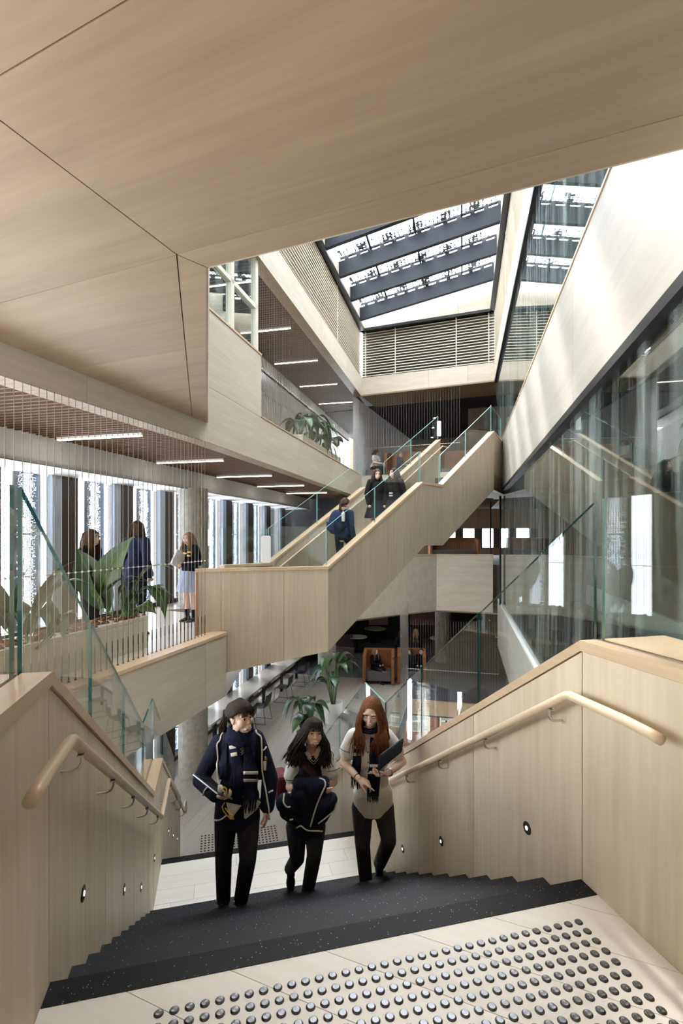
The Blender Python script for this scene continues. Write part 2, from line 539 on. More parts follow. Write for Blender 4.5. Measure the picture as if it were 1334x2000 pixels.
# ---- near landing: boards
LAND = [PS(0, -5.5), PS(SW, -5.5), PS(SW, 0), PS(0, 0)]
floor_l = struct('floor_landing', MB().prism([p + V((0, 0, -.02)) for p in LAND], (0, 0, -.30)), M_gap)
def boards(poly, d, width, length, z, th, mat, parent, near=None, skip=None):
    per = V((-d.y, d.x, 0))
    if per.y < 0: per = -per
    ks = [p.dot(per) for p in poly]; us = [p.dot(d) for p in poly]
    k0 = math.floor(min(ks) / width); n = 0
    for k in range(k0, math.ceil(max(ks) / width)):
        off = ((k * 7919) % 13) / 13.0 * length
        j = math.floor((min(us) - off) / length)
        while off + j * length < max(us):
            u0 = off + j * length; j += 1
            q = [d * u0 + per * k * width, d * (u0 + length) + per * k * width,
                 d * (u0 + length) + per * (k + 1) * width, d * u0 + per * (k + 1) * width]
            m = len(poly)
            for i in range(m):
                e = poly[(i + 1) % m] - poly[i]
                nn = V((-e.y, e.x, 0))
                if len(q) >= 3: q = clip(q, V((poly[i].x, poly[i].y, 0)), nn)
            if len(q) < 3: continue
            ar = sum((q[i] - q[0]).cross(q[i + 1] - q[0]).length for i in range(1, len(q) - 1))
            if ar < .004: continue
            q = [V((p.x, p.y, z)) for p in q]
            if skip and skip(sum(q, V((0, 0, 0))) / len(q)): continue
            ob('floor_board', MB().prism(inset(q, .0013), (0, 0, -th)), mat, parent); n += 1
    return n
M_floor = wood('pale_boards', (0.81, 0.78, 0.72), (0.73, 0.69, 0.62), B_DIR, rough=.4, figure=.5, rand=.025)
boards(LAND, B_DIR, .219, 1.9, 0.0, .02, M_floor, floor_l)

# tactile studs on the landing: rows parallel to the nosing
stud_m = MB().lathe([(.0165, 0), (.0165, .0015), (.0125, .0052), (.0118, .0055)], n=18, mi=1)
stud_m.lathe([(.0115, .0053), (.0112, .0062), (.002, .0063)], n=18, mi=0)
M_studtop, _nt, _b = node_mat('stud_ribbed_steel')
_b.inputs['Base Color'].default_value = (.20, .205, .22, 1); _b.inputs['Metallic'].default_value = 1; _b.inputs['Roughness'].default_value = .34
_b.inputs['Anisotropic'].default_value = .7
_tg = _nt.nodes.new('ShaderNodeTangent'); _tg.direction_type = 'RADIAL'; _tg.axis = 'Z'
_nt.links.new(_tg.outputs['Tangent'], _b.inputs['Tangent'])
stud = None
def stud_at(p):
    global stud
    if stud is None:
        stud = ob('tactile_stud', stud_m, [M_studtop, M_studring], floor_l); stud.location = p
    else: clone(stud, floor_l, p)
us0 = 2.045; ss0 = -.215
for j in range(0, 12):
    for i in range(0, 34):
        p = PS(us0 - .05 * i, ss0 - .05 * j)
        px = 667 + 980 * p.x / p.y; py = 1045 + 980 * EYE / p.y
        if -20 < px < 1365 and py < 2030: stud_at(p)

# ---- near staircase
stair = thing('staircase', PS(SW / 2, S1, Z1), 'black rubber treaded staircase with pale boarded half landing, the students climb it', 'staircase')
for k in range(1, NR1 + 1):
    z = -RIS * k; s0 = GO * (k - 1)
    ob('riser', MB().prism([PS(0.003, s0 - .012, z), PS(SW - .003, s0 - .012, z), PS(SW - .003, s0 - .012, z + RIS - .004), PS(0.003, s0 - .012, z + RIS - .004)], S_F * .012), M_tread, stair)
    if k < NR1:
        t = MB().prism([PS(.003, s0, z), PS(SW - .003, s0, z), PS(SW - .003, s0 + GO, z), PS(.003, s0 + GO, z)], (0, 0, -.03))
        o = ob('tread', t, M_tread, stair)
        ob('nosing', MB().prism([PS(.003, s0 + GO - .055, z + .0025), PS(SW - .003, s0 + GO - .055, z + .0025), PS(SW - .003, s0 + GO + .006, z + .0025), PS(.003, s0 + GO + .006, z + .0025)], (0, 0, -.02)), M_nose, o)
# black nosing strip let into the landing edge
ob('nosing', MB().prism([PS(.003, -.10, .002), PS(SW - .003, -.10, .002), PS(SW - .003, .004, .002), PS(.003, .004, .002)], (0, 0, -.03)), M_tread, stair)
HL = [PS(0, S1, Z1), PS(SW, S1, Z1), PS(SW, S2, Z1), PS(0, S2, Z1)]
hl = ob('half_landing', MB().prism([p + V((0, 0, -.02)) for p in HL], (0, 0, -.25)), M_gap, stair)
boards(HL, S_R, .205, 1.4, Z1, .02, M_floorS, hl)
ob('nosing', MB().prism([PS(.003, S2 - .09, Z1 + .002), PS(SW - .003, S2 - .09, Z1 + .002), PS(SW - .003, S2 + .004, Z1 + .002), PS(.003, S2 + .004, Z1 + .002)], (0, 0, -.03)), M_tread, stair)
for k in range(1, NR2 + 1):
    z = Z1 - RIS2 * k; s0 = S2 + GO * (k - 1)
    ob('riser', MB().prism([PS(.003, s0 - .012, z), PS(SW - .003, s0 - .012, z), PS(SW - .003, s0 - .012, z + RIS2 - .004), PS(.003, s0 - .012, z + RIS2 - .004)], S_F * .012), M_tread, stair)
    if k < NR2:
        ob('tread', MB().prism([PS(.003, s0, z), PS(SW - .003, s0, z), PS(SW - .003, s0 + GO, z), PS(.003, s0 + GO, z)], (0, 0, -.03)), M_tread, stair)

# ---- stair side walls (panelled both faces), capping, glass
SK1 = NR1 * GO                       # knees of the capping line
SK2 = S2; SK3 = S2 + NR2 * GO; SEND = SK3 + .12
def cap_z(s):
    if s <= 0: return CAPH
    if s <= SK1: return CAPH - PIT * s
    if s <= SK2: return CAPH + Z1
    if s <= SK3: return CAPH + Z1 - PIT2 * (s - SK2)
    return CAPH + ZL
WT = .17                              # wall thickness with capping
def stair_wall(name, u_in, sign, s_start, seams):
    """sign = +1: wall stands on the +u side of its inner face"""
    back = S_R * sign
    bottom = lambda s: ZL if s > 2.6 else max(ZL, Z1 - .35 if s > 0 else -.35) - 0
    ks = [s_start, 0, SK1, SK2, SK3, SEND]
    core = MB()
    for a, b in zip(ks[:-1], ks[1:]):
        za, zb = cap_z(a) - .05, cap_z(b) - .05
        lo = -.34 if b <= 0 else (Z1 - .6 if b <= SK1 else ZL)
        core.prism([PS(u_in + sign * .014, a, lo), PS(u_in + sign * .014, b, lo), PS(u_in + sign * .014, b, zb), PS(u_in + sign * .014, a, za)], back * (WT - .03))
    w = struct(name, core, M_gap)
    ss = sorted(set([s_start] + seams + [0, SK1, SK2, SK3, SEND]))
    for a, b in zip(ss[:-1], ss[1:]):
        za, zb = cap_z(a) - .052, cap_z(b) - .052
        lo = -.02 if b <= 0.001 else (Z1 - .4 if b <= SK1 + .01 else ZL)
        panel('wall_panel', [PS(u_in, a, lo), PS(u_in, b, lo), PS(u_in, b, zb), PS(u_in, a, za)], back * .013, M_wall, w, .0028)
        panel('wall_panel', [PS(u_in + sign * (WT - .003), a, lo), PS(u_in + sign * (WT - .003), b, lo), PS(u_in + sign * (WT - .003), b, zb), PS(u_in + sign * (WT - .003), a, za)], -back * .012, M_wall, w, .0028)
    # end panel
    panel('wall_panel', [PS(u_in + sign * .014, SEND + .002, ZL), PS(u_in + sign * (WT - .014), SEND + .002, ZL), PS(u_in + sign * (WT - .014), SEND + .002, cap_z(SEND) - .052), PS(u_in + sign * .014, SEND + .002, cap_z(SEND) - .052)], -S_F * .012, M_wall, w, .001)
    for a, b in zip(ks[:-1], ks[1:]):
        za, zb = cap_z(a), cap_z(b)
        e = .012
        wd = WT
        m = MB()
        for u0, u1 in ((-e, wd * .52), (wd * .52 + .016, wd + e)):
            m.hexa([PS(u_in + sign * u0, a, za - .05), PS(u_in + sign * u0, b, zb - .05), PS(u_in + sign * u1, b, zb - .05), PS(u_in + sign * u1, a, za - .05),
                    PS(u_in + sign * u0, a, za), PS(u_in + sign * u0, b, zb), PS(u_in + sign * u1, b, zb), PS(u_in + sign * u1, a, za)])
        ob('capping', m, M_cap, w)
    return w
wall_sl = stair_wall('wall_left', 0.0, -1, -3.2, [-2.2, -1.1, .95, 1.9, 2.7, 4.6, 5.6])
wall_sr = stair_wall('wall_right', SW, 1, -1.2, [1.02, 1.95, 4.6, 5.6])
# deep shelf behind the cappings of the landing part
ob('ledge', MB().prism([PS(SW + WT + .014, -1.2, CAPH - .05), PS(SW + WT + .014, 0, CAPH - .05), PS(SW + WT + .30, 0, CAPH - .05), PS(SW + WT + .12, -1.2, CAPH - .05)], (0, 0, .049)), M_cap, wall_sr)
ob('ledge', MB().prism([PS(-WT - .016, -2.2, CAPH - .05), PS(-WT - .016, -.05, CAPH - .05), PS(-WT - .5, -.35, CAPH - .05), PS(-WT - .5, -2.2, CAPH - .05)], (0, 0, .047)), plain('taupe_upholstery', (.30, .25, .21), .9, bump=.2, bscale=200), wall_sl)

def pane_poly(poly, nrm, th, parent, edge=M_gedge, name='glass_pane'):
    return ob(name, MB().prism(poly, V(nrm) * th, 0, 1), [M_glass, edge], parent)
def glass_run(side, u, sign, joints, label, edge):
    g = thing('glass_balustrade', PS(u, 0, CAPH), label, 'balustrade')
    for a, b in zip(joints[:-1], joints[1:]):
        H = .66
        za, zb = cap_z(a) - .03, cap_z(b) - .03
        pane_poly([PS(u, a + .006, za), PS(u, b - .006, zb), PS(u, b - .006, zb + H + .03), PS(u, a + .006, za + H + .03)], S_R * sign, .015, g, edge)
    return g
glass_run('l', -WT * .52 - .008 + .009, -1, [-2.6, -.06], 'tall clear glass balustrade over the landing, on the oak wall by the broad leaves', M_gedge)
glass_run('l', -WT * .52 - .008 + .009, -1, [.0, 1.03, 2.05, SK1], 'stepping glass balustrade down the oak stair wall under the planter balcony', M_gedge)
glass_run('l', -WT * .52 - .008 + .009, -1, [SK1, SK2 - .005, S2 + 1.3, SK3], 'low run of glass balustrade on the lower flight near the concrete column', M_gedge)
glass_run('r', SW + WT * .52 + .008 - .009, 1, [-1.15, -.02], 'clear glass balustrade standing on the sunlit landing ledge', M_gedgeL)
glass_run('r', SW + WT * .52 + .008 - .009, 1, [.02, 1.12, 2.1, SK1], 'glass balustrade with pale green edges sloping behind the oak handrail', M_gedge)
glass_run('r', SW + WT * .52 + .008 - .009, 1, [SK1, SK2, S2 + 1.3, SK3], 'far glass balustrade along the lower flight, behind the red haired student', M_gedgeL)

# ---- soffit of the landing overhead
c0 = at(405, 523, ZS); c1 = at(1300, 300, ZS) + B_DIR * .30
mit = at(0, 235, ZS) - at(345, 497, ZS); mit.normalize()
cm = c0 + (at(345, 497, ZS) - c0)
cme = at(345, 497, ZS) + mit * 9.0
kz = V((KNEE.x, KNEE.y, ZS)); pz = V((PNEAR.x, PNEAR.y, ZS))
regR = [c0, cm, cme, cme + B_DIR * 9, PA(RLAT + .05, -6, ZS), PA(RLAT + .05, 1.9, ZS), c1]
regR = [c0, cm, cme, cme + B_DIR * 6.0, c1 + B_PER * -9.0, c1]
regL = [c0, kz, pz, pz - B_PER * 1.0, cme, cm]
soff = struct('ceiling_landing', MB().prism([p + V((0, 0, .014)) for p in regR], (0, 0, .30)).prism([p + V((0, 0, .014)) for p in regL], (0, 0, .30)), M_gap)
def vcut(p, q):
    d = (q - p); return (p, V((-d.y, d.x, 0)))
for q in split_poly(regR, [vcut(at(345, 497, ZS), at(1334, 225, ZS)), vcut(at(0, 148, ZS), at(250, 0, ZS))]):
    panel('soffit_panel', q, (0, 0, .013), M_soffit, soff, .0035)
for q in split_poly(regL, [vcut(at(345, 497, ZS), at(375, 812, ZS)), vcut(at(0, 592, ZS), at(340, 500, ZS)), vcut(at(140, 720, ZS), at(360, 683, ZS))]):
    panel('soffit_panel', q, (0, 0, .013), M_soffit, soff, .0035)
# edge of that landing, seen from the void
ob('edge_panel', MB().prism([c0 + V((0, 0, .004)), c1 + V((0, 0, .004)), c1 + V((0, 0, 1.7)), c0 + V((0, 0, 1.7))], B_PER * .014), M_wallB, soff)
ob('edge_panel', MB().prism([c0 + V((0, 0, .004)), kz + V((0, 0, .004)), kz + V((0, 0, 1.7)), c0 + V((0, 0, 1.7))], (kz - c0).normalized().cross(UP) * .014), M_wallB, soff)

# ---- left side of the void: fascias of the two floors
def vpoly(p, q, z0, z1):
    return [V((p.x, p.y, z0)), V((q.x, q.y, z0)), V((q.x, q.y, z1)), V((p.x, p.y, z1))]
IN = -A_R                                             # into the building on the left
INL = V((-LDIR.y, LDIR.x, 0))
q518 = PA(LLAT, 9.12)
wl_up = struct('wall_left_upper', MB().prism(vpoly(KNEE + IN * .014, RRL + IN * .014, 3.04, 3.84), IN * .24).prism(vpoly(KNEE + IN * .014, q518 + IN * .014, 3.8, 5.10), IN * .24)
               .prism(vpoly(PNEAR + INL * .014, KNEE + INL * .014, 3.04, 3.6), INL * .24), M_gap)
panel('fascia_panel', vpoly(PNEAR, KNEE - LDIR * 2.38, 3.03, ZS + .1), INL * .013, M_wallA, wl_up)
panel('fascia_panel', vpoly(KNEE - LDIR * 2.38, KNEE, 3.03, ZS + .1), INL * .013, M_wallA, wl_up)
seam_z = 4.02
panel('fascia_panel', vpoly(KNEE, q518, seam_z - .12, 5.10), IN * .013, M_wallA, wl_up)
cuts = [KNEE, PA(LLAT, 11.4), PA(LLAT, 14.6), RRL]
for a, b in zip(cuts[:-1], cuts[1:]):
    panel('fascia_panel', vpoly(a, b, 3.03, seam_z - .12), IN * .013, M_wallA, wl_up)
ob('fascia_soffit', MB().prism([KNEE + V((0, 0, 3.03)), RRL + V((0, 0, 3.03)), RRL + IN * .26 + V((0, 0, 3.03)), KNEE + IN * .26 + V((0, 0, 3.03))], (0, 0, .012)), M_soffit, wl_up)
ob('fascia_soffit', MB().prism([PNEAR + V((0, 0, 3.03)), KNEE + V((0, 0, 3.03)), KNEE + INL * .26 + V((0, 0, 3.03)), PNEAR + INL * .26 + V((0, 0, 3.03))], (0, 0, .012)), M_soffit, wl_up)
ob('capping', MB().prism(vpoly(q518 + A_R * .012, RRL + A_R * .012, 3.90, 3.925), IN * .29), M_capA, wl_up)
ob('capping', MB().prism(vpoly(KNEE + A_R * .012, q518 + A_R * .012, 5.10, 5.135), IN * .29), M_capA, wl_up)
ob('end_panel', MB().prism([q518 + V((0, 0, 3.92)), q518 + IN * .255 + V((0, 0, 3.92)), q518 + IN * .255 + V((0, 0, 5.10)), q518 + V((0, 0, 5.10))], -A_F * .012), M_wallA, wl_up)

# upper floor slab, boards not in view
UFL = [PNEAR + INL * .25, KNEE + IN * .25, RRL + IN * .25, PA(LLAT - .25, 26), PA(-8.6, 26), PA(-8.6, -3)]
struct('floor_upper', MB().prism([V((p.x, p.y, ZF)) for p in UFL], (0, 0, -.42)), M_floorA)

# level 0 balcony: kerb, fascia and floor
kA = at(426, 1240, .10); kA.z = 0
kB = at(232, 1311, .10); kB.z = 0
KD = (kA - kB).normalized(); KN = V((-KD.y, KD.x, 0))
kB = kA - KD * 9.0
kA2 = kA + KD * .25
wl_lo = struct('wall_left_lower', MB().prism(vpoly(kB + KN * .014, kA2 + KN * .014, -.88, .05), KN * .24), M_gap)
panel('fascia_panel', vpoly(kB, kA - KD * 4.2, -.90, .05), KN * .013, M_wallA, wl_lo)
panel('fascia_panel', vpoly(kA - KD * 4.2, kA - KD * .35, -.90, .05), KN * .013, M_wallA, wl_lo)
panel('fascia_panel', vpoly(kA - KD * .35, kA2, -.90, .05), KN * .013, M_wallA, wl_lo)
ob('capping', MB().prism(vpoly(kB - KN * .012, kA2 - KN * .012, .055, .10), KN * .27), M_capA, wl_lo)
L0 = V((-2.23, 7.75, 0)); K1 = V((-.223, 8.4, 0)); DM = V((.6926, .7215, 0)); NM = V((-.7215, .6926, 0))
WM = 1.57
FL0 = [kB + KN * .2, kA + KN * .2, L0 + NM * .15 + V((.15, .05, 0)), K1 + NM * .1, K1 + NM * WM, K1 + NM * (WM + 2.6) - DM * .8, PA(LLAT - .1, 13.5), PA(LLAT - .1, 19.1), PA(-6.78, 19.1), PA(-6.78, -3)]
fl0 = MB().add([V((p.x, p.y, 0)) for p in FL0] + [V((p.x, p.y, -.30)) for p in FL0], [tuple(range(len(FL0))), tuple(range(2 * len(FL0) - 1, len(FL0) - 1, -1))] + [(i, i + len(FL0), (i + 1) % len(FL0) + len(FL0), (i + 1) % len(FL0)) for i in range(len(FL0))])
struct('floor_balcony', fl0, wood('balcony_boards', (0.70, 0.64, 0.55), (0.60, 0.54, 0.45), A_F, rough=.3))
# soffit below it
SO = [kB + KN * .01, kA2 + KN * .01, PA(LLAT - .3, 9.0), PA(LLAT - .3, 19.2), PA(-6.9, 19.2), PA(-6.9, -3)]
struct('ceiling_lower_left', MB().add([V((p.x, p.y, -.90)) for p in SO], [tuple(range(len(SO)))]), M_soffit)

# ---- left rooms: slatted ceilings, bulkheads, window walls
def slat_ceiling(z, a0, a1, name, zl):
    c = struct(name, MB().prism([PA(LLAT - .24, a0, z + .12), PA(LLAT - .24, a1, z + .12), PA(-5.92, a1, z + .12), PA(-5.92, a0, z + .12)], (0, 0, .05)), plain('ceiling_void', (.012, .009, .008), .9))
    n = int((a1 - a0) / .115); first = None
    for i in range(n):
        a = a0 + .115 * (i + .5)
        if first is None:
            first = ob('batten', MB().bar(PA(LLAT - .25, 0), PA(-5.90, 0), .036, .07), M_batten, c)
            first.location = PA(0, a, z + .035)
        else: clone(first, c, PA(0, a, z + .035))
    return c
def ceiling_light(z, along, label, l0=-5.72, l1=-4.32):
    t = thing('linear_light', PA((l0 + l1) / 2, along, z), label, 'ceiling light', 'linear ceiling lights')
    ob('housing', MB().bar(PA(l0, along, z + .0245), PA(l1, along, z + .0245), .045, .035), M_white, t)
    ob('diffuser', MB().bar(PA(l0 + .01, along, z), PA(l1 - .01, along, z), .036, .012), M_lamp, t)
ordn = ['first', 'second', 'third', 'fourth', 'fifth', 'sixth', 'seventh']
slat_ceiling(3.03, 1.6, 19.0, 'ceiling_balcony', 2.98)
for i in range(6):
    ceiling_light(2.985, 6.1 + 2.42 * (i - 1), f'{ordn[i]} slim linear light in the slatted ceiling over the planter balcony', )
slat_ceiling(6.98, 6.5, 26.0, 'ceiling_upper', 6.93)
for i in range(5):
    ceiling_light(6.94, 9.8 + 2.46 * i, f'{ordn[i]} slim linear light in the slatted ceiling of the upper floor', )
def bulkhead(z0, z1, a0, a1, name):
    struct(name, MB().prism([PA(-5.9, a0, z0), PA(-5.9, a1, z0), PA(-5.9, a1, z1), PA(-5.9, a0, z1)], IN * .06)
           .prism([PA(-5.9, a0, z0), PA(-5.9, a1, z0), PA(-7.1, a1, z0), PA(-7.1, a0, z0)], (0, 0, .05)), M_white)
bulkhead(2.63, 3.25, -3, 19.0, 'ceiling_bulkhead')
bulkhead(6.58, 7.2, -3, 26.0, 'ceiling_bulkhead_upper')
bulkhead(-1.30, -.88, -3, 19.0, 'ceiling_bulkhead_lower')

M_perf = perforated('punched_screen', (.24, .28, .35), 34.0, .34, .0, (1, 1, 1.25))
def window_wall(idx, z0, z1, a0, a1, per=1.55, scr=.78, scm=None):
    n = int((a1 - a0) / per)
    w = None
    for i in range(n):
        a = a0 + per * i
        nm = 'window_%d' % (idx + i)
        w = struct(nm, MB().prism(vpoly(PA(-6.75, a, 0), PA(-6.75, a + .40, 0), z0, z1), IN * .30), M_mullion)
        ob('window_frame', MB().prism(vpoly(PA(-6.74, a + 1.36, 0), PA(-6.74, a + 1.55, 0), z0, z1), IN * .10), M_alu, w)
        ob('pane', MB().prism(vpoly(PA(-6.84, a + .40, 0), PA(-6.84, a + 1.36, 0), z0, z1), IN * .02), M_pane, w)
        ob('screen', MB().prism(vpoly(PA(-6.95, a + scr, 0), PA(-6.98, a + 1.36, 0), z0, z1), IN * .004), scm or M_perf, w)
        ob('transom', MB().bar(PA(-6.93, a + scr, (z0 + z1) / 2 + .3), PA(-6.96, a + 1.36, (z0 + z1) / 2 + .3), .02, .03), M_alu, w)
        ob('sill', MB().prism(vpoly(PA(-6.70, a, 0), PA(-6.70, a + per, 0), z0, z0 + .10), IN * .2), M_mullion, w)
    return w
window_wall(1, 0.0, 2.65, 2.62, 19.8)
window_wall(21, 3.8, 6.6, 4.2, 15.1)
struct('wall_left_white', MB().prism(vpoly(PA(-6.75, 15.05, 0), PA(-6.75, 27, 0), 3.8, 6.6), IN * .2), M_white)
struct('wall_balcony_rear', MB().prism(vpoly(PA(-7.0, 19.15, 0), PA(LLAT + .3, 19.15, 0), 0, 3.05), A_F * .1), M_dark)
struct('wall_lower_left_rear', MB().prism(vpoly(PA(-6.85, 19.7, 0), PA(-6.85, 27, 0), -3.8, -1.1), IN * .2), M_dark)
window_wall(41, -3.8, -1.28, 4.2, 19.8, scr=.56, scm=perforated('dimming_blind', (.07, .075, .085), 34.0, .32, .0, (1, 1, 1.25)))  # dark louvre, extended over these windows to dim their reflections

# ---- rear side of the void, upper part, louvres, skylight walls
BR = (RRR - RRL).normalized()                     # along the rear side
BN = V((-BR.y, BR.x, 0))
BN = BN if BN.y > 0 else -BN                      # away from the camera
def band(name, p, q, away, z0, z1, mat, seams=(), cap=None):
    """solid panelled band on a side of the void"""
    w = struct(name, MB().prism(vpoly(p + away * .014, q + away * .014, z0 + .01, z1 - .005), away * .26), M_gap)
    L = (q - p).length; d = (q - p).normalized()
    ss = [0] + list(seams) + [L]
    for a, b in zip(ss[:-1], ss[1:]):
        panel('fascia_panel', vpoly(p + d * a, p + d * b, z0, z1), away * .013, mat, w, .003)
    ob('fascia_soffit', MB().prism([p + V((0, 0, z0)), q + V((0, 0, z0)), q + away * .27 + V((0, 0, z0)), p + away * .27 + V((0, 0, z0))], (0, 0, .009)), M_soffit, w)
    return w
LV0 = PA(LLAT, 5.0)
RV0 = PA(RLAT, .5)
band('wall_left_band', LV0, RRL, IN, 6.96, 7.67, M_wallA, [4.2, 8.4, 11.6])
band('wall_rear_band', RRL, RRR, BN, 6.96, 7.67, M_wallB, [1.2, 2.6, 4.0])
band('wall_right_band', RV0, RRR, A_R, 6.96, 7.67, M_wallA, [4, 8, 12])
def louvres(name, p, q, away, z0, z1, n):
    w = struct(name, MB().prism(vpoly(p + away * .12, q + away * .12, z0, z1), away * .1), plain('louvre_back', (.10, .09, .07), .8))
    dz = (z1 - z0) / n
    first = None
    for i in range(n):
        z = z0 + dz * (i + .5)
        b = V((0, 0, z))
        if first is None:
            m = MB().prism([p - away * .0 + V((0, 0, -dz * .34)), p + away * .10 + V((0, 0, dz * .20)), p + away * .10 + V((0, 0, dz * .34)), p + V((0, 0, -dz * .18))], q - p)
            first = ob('slat', m, M_louvre, w); first.location = b
        else: clone(first, w, b)
    L = (q - p).length; d = (q - p).normalized()
    for s in (.15, L * .27, L * .73, L - .2):
        ob('louvre_hanger', MB().prism(vpoly(p + d * s - away * .004, p + d * (s + .03) - away * .004, z0, z1), away * .02), M_louvre, w)
    return w
louvres('wall_left_louvre', LV0, RRL, IN, 7.68, 9.42, 17)
louvres('wall_rear_louvre', RRL, RRR, BN, 7.68, 9.42, 17)
louvres('wall_right_louvre', RV0, RRR, A_R, 7.68, 9.42, 17)
for nm, p, q, away in (('trim_left', LV0, RRL, IN), ('trim_rear', RRL, RRR, BN), ('trim_right', RV0, RRR, A_R)):
    struct(nm, MB().prism(vpoly(p - away * .15, q - away * .15, 9.42, 9.51), away * .35), M_black)
ZRL, ZRR = 9.95, 10.62                            # roof height left, right
wsl = band('wall_left_upstand', PA(LLAT + .12, 0.5), PA(LLAT + .12, 18.9), IN, 9.5, ZRL + .15, M_wallA, [5, 9, 13, 16])
wsr = band('wall_right_upstand', PA(RLAT - .06, .5), PA(RLAT - .06, 18.3), A_R, 9.5, ZRR + .15, M_wallA, [5, 9, 13, 16])
pr0, pr1 = RRL - BN * .10, RRR - BN * .10
wru = struct('wall_rear_upstand', MB().add([pr0 + V((0, 0, 9.5)), pr1 + V((0, 0, 9.5)), pr1 + V((0, 0, ZRR)), pr0 + V((0, 0, ZRL))], [(0, 1, 2, 3)]), M_gap)
for i in range(4):
    a, b = [1.0, 1.0][0] * i / 4, (i + 1) / 4
    pa, pb = pr0.lerp(pr1, a), pr0.lerp(pr1, b)
    panel('fascia_panel', [pa + V((0, 0, 9.5)) - BN * .02, pb + V((0, 0, 9.5)) - BN * .02, pb + V((0, 0, ZRL + (ZRR - ZRL) * b)) - BN * .02, pa + V((0, 0, ZRL + (ZRR - ZRL) * a)) - BN * .02], BN * .015, M_wallB, wru, .003)

# ---- skylight: beams, glazing, mesh
sky = thing('skylight', PA(-1.4, 10, 10.9), 'pitched glass skylight on dark steel beams over the atrium', 'skylight')
def roofz(lat): return ZRL + (ZRR - ZRL) * (lat - LLAT) / (RLAT - LLAT)
M_mesh = perforated('expanded_mesh', (.16, .17, .19), 9.0, .47, .0, (1, 1.7, 1))
M_sunlit = plain('white_clip', (.85, .87, .9), .4)
skew = (18.35 - 19.0) / (RLAT - LLAT)
for i in range(1, 11):
    a = 2.3 + 1.585 * i
    def pb(lat, dz, da=0.0): return PA(lat, a + skew * (lat - LLAT) + da, roofz(lat) + dz)
    m = MB()
    m.hexa([pb(LLAT + .12, -.46, -.07), pb(RLAT - .06, -.46, -.07), pb(RLAT - .06, -.46, .07), pb(LLAT + .12, -.46, .07),
            pb(LLAT + .12, 0, -.07), pb(RLAT - .06, 0, -.07), pb(RLAT - .06, 0, .07), pb(LLAT + .12, 0, .07)])
    ob('beam', m, M_steelblue, sky)
    # mesh walkway strip just above and before the beam
    m = MB().add([pb(LLAT + .15, .10, -.46), pb(RLAT - .1, .10, -.46), pb(RLAT - .1, .11, -.06), pb(LLAT + .15, .11, -.06)], [(0, 1, 2, 3)])
    ob('mesh_strip', m, M_mesh, sky)
    m = MB()
    for k in range(13):
        la = LLAT + .3 + k * .37
        m.hexa([pb(la, 0, -.05), pb(la + .13, 0, -.05), pb(la + .13, 0, .05), pb(la, 0, .05), pb(la, .12, -.05), pb(la + .13, .12, -.05), pb(la + .13, .12, .05), pb(la, .12, .05)])
    ob('spacer_block', m, M_black, sky)['kind'] = 'stuff'
    ob('mesh_edge', MB().hexa([pb(LLAT + .14, .105, -.02), pb(RLAT - .08, .105, -.02), pb(RLAT - .08, .105, .05), pb(LLAT + .14, .105, .05), pb(LLAT + .14, .15, -.02), pb(RLAT - .08, .15, -.02), pb(RLAT - .08, .15, .05), pb(LLAT + .14, .15, .05)]), M_steelblue, sky)
    for la in (LLAT + 1.1, LLAT + 2.45, LLAT + 3.75):
        ob('glazing_bar', MB().hexa([pb(la, .06, .07), pb(la + .05, .06, .07), pb(la + .05, .06, 1.52), pb(la, .06, 1.52), pb(la, .13, .07), pb(la + .05, .13, .07), pb(la + .05, .13, 1.52), pb(la, .13, 1.52)]), M_black if la > LLAT + 2 and la < LLAT + 3 else M_steelblue, sky)
    if i < 10:
        m = MB().prism([pb(LLAT + .1, .16), pb(RLAT - .05, .16), pb(RLAT - .05, .16, 1.57), pb(LLAT + .1, .16, 1.57)], (0, 0, .02))
        ob('glass_pane', m, M_pane, sky)
# roofs closing the floors beside the void
struct('ceiling_roof_left', MB().prism([PA(LLAT - .1, -6, 7.5), PA(LLAT - .1, 27, 7.5), PA(-9, 27, 7.5), PA(-9, -6, 7.5)], (0, 0, .4)), M_white)
struct('ceiling_roof_right', MB().prism([PA(RLAT + .1, -6, 7.5), PA(RLAT + .1, 27, 7.5), PA(8, 27, 7.5), PA(8, -6, 7.5)], (0, 0, .4)), M_white)
struct('ceiling_roof_rear', MB().prism([PA(-9, 19.3, 7.6), PA(8, 19.3, 7.6), PA(8, 27, 7.6), PA(-9, 27, 7.6)], (0, 0, .4)), M_white)
struct('ceiling_roof_near', MB().prism([PA(-9, -6, 9.4), PA(8, -6, 9.4), PA(8, 4.15, 9.4), PA(-9, 4.15, 9.4)], (0, 0, .4)), M_white)  # out of view, stretched over the void to cut skylight on the fascia
struct('wall_near_upstand', MB().prism([PA(LLAT - .1, 4.1, 9.4), PA(RLAT + .2, 3.5, 9.4), PA(RLAT + .2, 3.5, 11), PA(LLAT - .1, 4.1, 11)], -A_F * .1), M_white)
struct('wall_near', MB().prism([PA(-9, -5.6, -4), PA(8, -5.6, -4), PA(8, -5.6, 12), PA(-9, -5.6, 12)], A_F * .2), M_wallB)
struct('wall_left_gable', MB().prism([PA(LLAT, -6, 7.5), PA(LLAT, 5, 7.5), PA(LLAT, 5, 9.5), PA(LLAT, -6, 9.5)], IN * .2), M_wallA)

